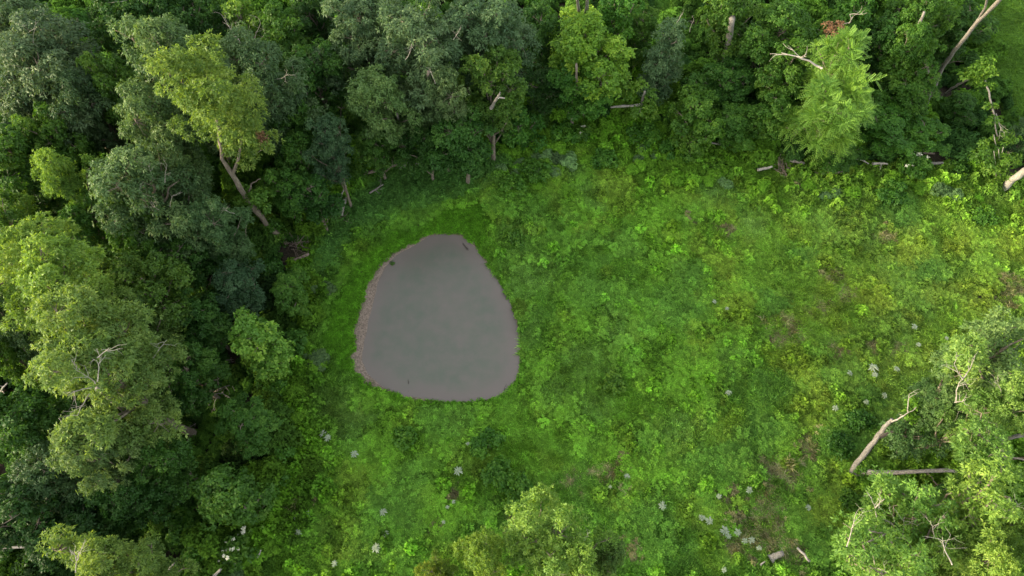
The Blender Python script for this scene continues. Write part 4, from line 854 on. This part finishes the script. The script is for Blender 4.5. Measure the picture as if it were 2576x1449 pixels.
# ------------------------------------------------------------------ logs and brush at the wood's edge
def log(u1, v1, u2, v2, ra, label, mat=M_rot, z1=.25, z2=.3, cat='log', twigs=0, name='fallen_log', bend=0.1):
    ra *= 1.2; a = P(u1, v1, z1); b = P(u2, v2, z2)
    for q, z in ((a, z1), (b, z2)): q[2] = float(ground_z(q[:1], q[1:2])[0]) + z
    r = np.random.default_rng(int(u1 * 3 + v1)); pth = curve(a, b, 8, 0, bend * .6, r); pth[:, 2] = np.maximum(pth[:, 2], min(a[2], b[2]))
    V, F = tube(pth - a, ra * (1 + r.normal(0, .08, 8)) * np.linspace(1, .6, 8), 8); bag = Bag(); bag.add(V, F)
    for k in range(twigs):
        i = int(r.integers(3, 7)); branching(bag, pth[i] - a, unit(unit(b - a) + r.normal(0, .7, 3) + np.array([0, 0, .3])), np.linalg.norm(b - a) * .4, ra * .35, 1, r, 0, 2)
    t = thing(name, label, cat, a, None, bag.mesh(name, mat, True)); return t
log(735, 660, 778, 640, .17, 'short weathered log below the brush pile by the leaning trunk', M_rot, .9, 1.0)
log(858, 545, 872, 500, .20, 'upright rotting log at the wood edge left of the nettles', M_pale, .9, 1.6)
log(858, 510, 872, 470, .07, 'thin pale dead stem behind the upright rotting log', M_bone, 1.2, 2.2)
log(915, 438, 1010, 412, .13, 'long grey log along the wood edge above the nettles', M_rot, 1.0, 1.0, twigs=2)
log(1005, 418, 1062, 410, .17, 'thick forked grey log right of the long edge log', M_pale, .9, 1.0, twigs=1)
log(1030, 415, 1052, 395, .07, 'broken branch leaning on the thick forked log', M_bone, 1.1, 1.7)
log(930, 488, 965, 465, .07, 'pale stick lying in the brush above the nettles', M_pale, 1.0, 1.1, twigs=3)
log(1145, 405, 1200, 408, .08, 'dim log under the dark leafy tree at the edge', M_rot, .8, .9)
log(1780, 358, 1830, 370, .09, 'grey sticks at the clearing edge below the bushy tree', M_bone, 1.0, 1.0, twigs=3)
log(1983, 402, 2022, 412, .17, 'smooth brown log half buried in leaves by the fronded tree', M_pale, 1.0, 1.0)
log(1906, 428, 1942, 420, .12, 'white splintered log beside the brush heap', M_bone, 1.0, 1.1)
log(2155, 400, 2185, 412, .07, 'thin bleached stick right of the brush heap', M_bone, 1.1, 1.1)
log(2195, 412, 2232, 414, .11, 'curved pale log left of the white blossoming elder', M_bone, 1.0, 1.0, twigs=1)
log(2312, 413, 2370, 412, .15, 'pale grey log right of the white blossoming elder', M_pale, 1.0, 1.0)
log(2295, 377, 2350, 388, .11, 'brown log above the white blossoming elder', M_rot, 1.0, 1.0)
log(2050, 435, 2120, 432, .13, 'brown rotting log in the litter below the fronded tree', M_rot, .8, .9, twigs=2)
log(1513, 362, 1530, 373, .05, 'small white stick in the leafy edge growth', M_bone, 1.2, 1.2)
log(1936, 1407, 1968, 1392, .24, 'thick pale log stump lying in the grass at the bottom right', M_pale, .45, .6)
log(2003, 1378, 2035, 1412, .07, 'white crooked branch right of the thick pale log', M_bone, .6, .6, twigs=0, bend=.6, name='crooked_branch', cat='branch')
log(1912, 1422, 1925, 1412, .05, 'small grey chunk of wood left of the thick pale log', M_bone, .3, .3)
log(392, 969, 417, 971, .10, 'short white bleached log caught in the scrub at left', M_bone, 3.4, 3.4)
log(0, 1386, 85, 1378, .09, 'thin grey pole lying in the dark at the lower left edge', M_pale, 3, 3)
log(425, 1440, 445, 1412, .08, 'leaning grey stick at the bottom edge in the scrub', M_pale, 3, 3.4)
log(540, 1449, 556, 1432, .10, 'pale stub at the bottom edge right of the leaning stick', M_pale, 2.0, 2.4)
log(0, 1000, 22, 965, .06, 'bare forked branch at the left edge in the hollow', M_bone, 6, 7, twigs=2, name='bare_branch', cat='branch')
log(648, 1405, 658, 1385, .06, 'small grey stick upright in the weeds at the bottom', M_bone, .8, 1.3)
for (u_, v_, lab_, s_, n_) in [(755, 630, 'tangled brush pile at the foot of the leaning trunk', 1.0, 26), (1960, 432, 'heap of brown brushwood beside the white splintered log', .9, 26),
                       (560, 1000, 'bare grey twigs reaching out of the left scrub', .8, 10), (575, 930, 'small bare branched shrub in the left scrub', .7, 8), (2080, 420, 'litter of dead twigs under the fronded tree', .8, 14),
                       (860, 560, 'brown twig litter at the foot of the upright rotting log', .7, 14), (495, 1090, 'thin bare stem in the scrub right of the ball tree', .6, 5)]:
    r = np.random.default_rng(int(u_)); p = P(u_, v_, 0); p[2] = float(ground_z(p[:1], p[1:2])[0]); bag = Bag()
    for k in range(n_):
        a = r.normal(0, .35, 3) * s_; a[2] = abs(a[2]) * .6 + (.5 if n_ > 12 else 1.0)
        d = unit(np.array([r.normal(), r.normal(), r.uniform(-.1, .35)])); branching(bag, a, d, r.uniform(.6, 1.5) * s_, r.uniform(.02, .045), 1, r, -.03, 2)
    thing('brushwood', lab_, 'brushwood', p, None, bag.mesh('brushwood', M_rot if n_ > 12 else M_pale, True))
# twigs and a sunken branch in the pond
for (u1, v1, u2, v2, lab_, ra) in [(1027, 985, 1028, 960, 'dark crooked twig standing in the water near the lower shore', .035), (1165, 612, 1178, 628, 'dark twigs lying at the upper right shore of the pond', .05),
                       (1268, 984, 1271, 978, 'tiny dark twig end in the water at the lower right shore', .04)]:
    a = P(u1, v1, WATER_Z); b = P(u2, v2, WATER_Z); a[2] = WATER_Z - .02; b[2] = WATER_Z + .10; r = np.random.default_rng(int(u1)); bag = Bag()
    pth = curve(a, b, 6, 0, .12, r); V, F = tube(pth - a, np.linspace(ra, ra * .5, 6), 5); bag.add(V, F)
    if ra > .03: branching(bag, pth[3] - a, unit(b - a + r.normal(0, .2, 3) + np.array([0, 0, .1])), .35, ra * .6, 1, r, 0, 2)
    thing('twig', lab_, 'twig', a, None, bag.mesh('twig', barkmat('wet_wood', (.03, .025, .02), (.07, .06, .05)), True))
t_ = P(987, 663, WATER_Z)
tf = thing('grass_tuft', 'tiny green tuft standing in the shallow water at the left shore', 'grass tuft', t_)
leaf_cluster(tf, [(*(t_ + np.array([0, 0, .05])),)], 'round', (1, 1.1, .8), 87, 18, .14, 'blades', sc=.5)

# ------------------------------------------------------------------ elders with blossom, single shrubs
def shrub(u, v, h, rpx, col, label, seed, kd='round', flowers=0, name='shrub', cat='shrub', dens=1.0):
    R = rpx * depth(v, h * .6) / FOC; p = P(u, v, h * .6); p[2] = float(ground_z(p[:1], p[1:2])[0]); r = np.random.default_rng(seed)
    t = thing(name, label, cat, p, 'single shrubs in the clearing and its edge' if not flowers else 'blossoming elders')
    cs = []
    for k in range(int(12 * dens * max(1, R))):
        a = r.uniform(0, 6.28); q = math.sqrt(r.uniform(0, 1)) * R * .8; z = h * (1 - .55 * (q / R) ** 2) * r.uniform(.7, 1)
        cs.append((p[0] + math.cos(a) * q, p[1] + math.sin(a) * q, p[2] + z, r.uniform(.25, .45)))
    leaf_cluster(t, cs, kd, col, seed, 22, .4, 'foliage'); bag = Bag()
    for c3 in cs[::2]:
        V, F = tube(curve((0, 0, -.1), np.array(c3[:3]) - p, 5, 0, .08, r), np.linspace(.035, .012, 5), 5); bag.add(V, F)
    link('stem', bag.mesh('stem', M_bark, True), t)
    if flowers:
        n = flowers; f0 = None
        for k in range(n):
            c3 = cs[int(r.integers(0, len(cs)))]; q = 14
            Cc = r.normal(0, .06, (q, 3)) * np.array([1, 1, .35]); V, F, vv = leaves(Cc, np.tile([[0, 0, 1.]], (q, 1)), 5, .06, .05, 1.3, .05, r=r)
            if f0 is None: f0 = mesh_np('blossom', V, F, M_flower, {'v': vv})
            ob = link('blossom', f0, t); ob.location = (np.array(c3[:3]) - p) + np.array([r.normal(0, .2), r.normal(0, .2), c3[3] + .05]); ob.rotation_euler = (r.normal(0, .2), r.normal(0, .2), r.uniform(0, 6))
            s = r.uniform(.6, 1.4); ob.scale = (s, s, s)
    return t
shrub(2295, 412, 2.2, 48, (.9, 1.1, .75), 'elder with white blossom heads between the edge logs', 401, flowers=9, name='elder_bush')
shrub(600, 1385, 2.4, 48, (1.0, 1.1, .7), 'elder with small white blossom specks in the lower left scrub', 402, flowers=16, name='elder_bush')
shrub(1467, 338, 1.6, 20, (1.2, 1.3, .8), 'small shrub with one white blossom head at the upper edge', 403, flowers=2, name='elder_bush')
SH = [
 (1230, 1120, 1.5, 45, (1.0, 1.3, .8), 'leafy green shrub below the lower right shore of the pond'), (1015, 1105, 1.1, 26, (1.35, 1.5, .9), 'lime shrub below the pond left of the larger leafy one'),
 (1250, 1190, 1.3, 40, (.95, 1.2, .75), 'low green shrub just right of the lone mullein below the pond'), (1300, 1225, 1.2, 34, (1.15, 1.35, .8), 'bright shrub above the sunlit bottom crowns'),
 (1545, 965, .9, 24, (1.5, 1.5, .9), 'yellowish low shrub in the middle of the meadow'), (1295, 600, 1.0, 26, (1.4, 1.5, .9), 'lime shrub by the upper right shore of the pond'),
 (2165, 1060, 1.0, 30, (.6, .85, .6), 'dark low shrub left of the leaning broken stem'), (2105, 1125, 1.0, 38, (.62, .85, .6), 'dark spreading shrub above the broken trunk base'),
 (890, 440, 2.2, 42, (1.1, 1.25, .8), 'bright shrub at the wood edge left of the long grey log'), (1290, 470, 1.4, 36, (1.35, 1.55, .95), 'bright shrub cluster right of the nettle slope'),
 (1350, 430, 1.5, 40, (1.2, 1.4, .9), 'leafy shrub in the upper edge growth right of the nettles'), (1420, 340, 1.8, 44, (1.1, 1.4, .85), 'green shrub mound under the brightest lime tree'),
 (1620, 340, 1.8, 46, (1.15, 1.4, .85), 'green shrub mound below the snapped tree'), (1700, 380, 1.5, 40, (1.0, 1.3, .85), 'leafy shrub at the edge left of the grey sticks'),
 (2240, 480, 1.4, 44, (.85, 1.1, .75), 'green shrub below the curved pale log'), (2410, 430, 1.4, 34, (.75, .95, .6), 'dark shrub left of the vine tower'),
 (2470, 545, 1.0, 34, (1.1, 1.3, .7), 'yellow green shrub below the big pale trunk'), (2140, 1260, 1.0, 34, (1.0, 1.1, .55), 'olive shrub below the broken trunk base'),
 (700, 1130, 2.0, 46, (1.0, 1.25, .8), 'leafy shrub at the left rim of the meadow by the mullein pair'), (690, 1230, 1.8, 40, (1.05, 1.25, .8), 'green shrub at the left rim between two scrub trees'),
 (740, 860, 1.8, 44, (.75, 1.0, .7), 'dim shrub between the apple green tree and the pond'), (690, 960, 2.0, 46, (.95, 1.2, .75), 'green shrub below the apple green young tree'),
 (450, 1320, 2.4, 50, (1.05, 1.25, .75), 'leafy shrub in the lower left scrub left of the elder'), (500, 1400, 2.4, 46, (1.1, 1.3, .8), 'bright shrub at the bottom left of the blossoming elder'),
 (680, 690, 2.0, 40, (.6, .85, .7), 'dark shrub left of the short weathered log'), (1520, 400, 1.3, 36, (1.1, 1.35, .9), 'shrub in the upper meadow edge below the small white stick'),
 (1300, 1270, 1.0, 26, (1.2, 1.35, .7), 'low lime shrub touching the top of the largest bottom crown'), (2020, 350, 1.8, 36, (1.1, 1.25, .75), 'small shrub at the left foot of the fronded tree'),
]
for k, (u_, v_, h_, r_, c_, l_) in enumerate(SH): shrub(u_, v_, h_, r_, c_, l_, 500 + k)

# ------------------------------------------------------------------ mulleins: silvery rosettes on the meadow
def mullein_mesh(seed, R=.44, n=13):
    r = np.random.default_rng(seed); V, F = [], []; k0 = 0; A = []
    for ring, (nn, Lm, el) in enumerate([(n, 1.0, .25), (n - 4, .78, .6), (7, .45, 1.0)]):
        for k in range(nn):
            a = k * 6.283 / nn + r.normal(0, .12) + ring * .3; L = R * Lm * r.uniform(.75, 1.15); W = L * .22; e = el + r.normal(0, .1)
            d = np.array([math.cos(a) * math.cos(e), math.sin(a) * math.cos(e), math.sin(e)]); s = np.array([-math.sin(a), math.cos(a), 0])
            up = np.cross(d, s) * -1; up = up if up[2] > 0 else -up
            pts = []
            for t, w_ in ((.05, .25), (.4, .8), (.7, 1.0), (.92, .5), (1.02, .03)):
                c = d * L * t - np.array([0, 0, 1]) * L * .35 * t * t; c = c + np.array([0, 0, .06 + .05 * ring])
                pts += [c - s * W * w_ * .5 + up * W * .12 * w_, c, c + s * W * w_ * .5 + up * W * .12 * w_]
            for q in range(4):
                b = k0 + q * 3; F += [[b, b + 1, b + 4, b + 3], [b + 1, b + 2, b + 5, b + 4]]
            V += pts; k0 += 15; A += [np.clip(r.normal(.5, .15), 0, 1)] * 15
    return mesh_np('rosette', np.array(V), np.array(F), M_mull, {'v': np.array(A)})
MM = [mullein_mesh(s) for s in (1, 2, 3, 4)]
def z2d(cx, cy, x, y): return (cx + x / 2, cy + y / 2)
R6, R5, R4 = (1717, 724.5), (859, 724.5), (0, 724.5)
ML = [
 (R6, 955, 405, 1.35, 'larger silvery mullein of the close pair in the right meadow'), (R6, 963, 440, .9, 'smaller mullein touching the larger one in the right meadow'),
 (R6, 838, 432, .85, 'faint mullein left of the close pair in the right meadow'), (R6, 1070, 412, .9, 'green grey mullein right of the close pair'),
 (R6, 230, 528, .9, 'pale mullein alone in the middle right meadow'), (R6, 766, 606, .9, 'mullein at the upper rim of the dark patch by the grove'),
 (R6, 930, 668, 1.1, 'broad mullein left of the leaning broken stem'), (R6, 920, 575, .8, 'small mullein above the broad one by the broken stem'),
 (R6, 1010, 545, .9, 'dull mullein between the grove edge and the broken stem tip'),
 (R6, 1160, 200, .9, 'upper of two mulleins left of the highest grove crown'), (R6, 1180, 290, .7, 'lower of two mulleins left of the highest grove crown'),
 (R6, 1318, 260, .6, 'mullein hard by the highest crown of the grove'), (R6, 160, 70, .7, 'small pale mullein in the upper middle meadow'),
 (R6, 222, 105, .6, 'tiny mullein just right of the small pale one'), (R6, 332, 1018, .95, 'mullein at the lower end of the big dark weed patch'),
 (R6, 98, 1157, .95, 'left mullein of the pair right of the lone crisp one'), (R6, 133, 1173, 1.0, 'right mullein of the pair near the brown patch'),
 (R6, 210, 1222, 1.15, 'large mullein below the pair at the brown patch'), (R6, 228, 1248, .8, 'small mullein tucked under the large one by the brown patch'),
 (R6, 276, 1230, .9, 'greenish mullein on the left rim of the bare brown patch'), (R6, 312, 1272, .8, 'left of two mulleins below the bare brown patch'),
 (R6, 345, 1270, .9, 'right of two mulleins below the bare brown patch'), (R6, 205, 1420, .7, 'mullein at the very bottom left of the pale log'),
 (R6, 182, 1050, .7, 'faint mullein left of the one under the dark patch'), (R6, 628, 1108, .8, 'yellowish mullein right of the bare brown patch'),
 (R6, 382, 1310, .7, 'faint mullein above the thick pale log'), (R6, 1588, 530, .6, 'mullein glimpsed between crowns at the right edge'),
 (R5, 68, 840, 1.0, 'single mullein right below the pair at the left of the meadow'), (R5, 588, 925, 1.2, 'lone crisp mullein below the pond'),
 (R5, 212, 1130, 1.0, 'mullein left of the dark grass swirl'), (R5, 220, 1236, 1.0, 'mullein below the one beside the dark grass swirl'),
 (R5, 176, 1308, 1.25, 'largest mullein near the bottom left of the meadow'), (R5, 636, 785, .6, 'tiny silvery mullein above the lone crisp one'),
 (R5, 1436, 948, .8, 'mullein on the reddish grass above the sunlit bottom crowns'), (R5, 1612, 1096, 1.1, 'lone crisp mullein in the lower middle right of the meadow'),
 (R5, 1352, 1002, .5, 'very small mullein lower left of the reddish grass one'), (R5, 880, 1110, .5, 'very small mullein above the largest bottom crown'),
 (R5, 566, 1078, .55, 'greyish small mullein in the brown bottom patch'), (R5, 535, 1105, .5, 'dull small mullein beside the greyish one in the brown patch'),
 (R5, 515, 1180, .5, 'tiny mullein among yellow weeds near the bottom'),
 (R4, 1628, 736, .95, 'upper left mullein of the touching pair at the meadow left'), (R4, 1650, 757, 1.05, 'lower right mullein of the touching pair at the meadow left'),
 (R4, 1495, 1157, 1.0, 'left mullein of the lower left pair in yellow weeds'), (R4, 1550, 1137, .9, 'right mullein of the lower left pair in yellow weeds'),
 (R4, 1503, 1232, 1.05, 'mullein just below the lower left pair'), (R4, 1685, 1388, .8, 'small mullein near the bottom below the largest left one'),
 (R4, 1650, 1436, .9, 'mullein cut by the bottom edge at left of the meadow'),
]
rm = np.random.default_rng(77)
for (off, x_, y_, s_, l_) in ML:
    u_, v_ = z2d(*off, x_, y_); p = P(u_, v_, .5); g = float(ground_z(p[:1], p[1:2])[0])
    t = thing('mullein', l_, 'mullein', (p[0], p[1], g), 'silvery mulleins scattered over the meadow')
    q = link('rosette', MM[int(rm.integers(0, 4))], t); q.rotation_euler = (rm.normal(0, .12), rm.normal(0, .12), rm.uniform(0, 6.28)); s_ *= .68; q.scale = (s_, s_, s_); q.location = (0, 0, .55)
    st_ = limb(None, [(0, 0, -.05), (0, 0, .25), (0, 0, .60)], .03, .02, M_mull, base=(0, 0, 0), wob=.003, sides=6); link('stem', st_, t)
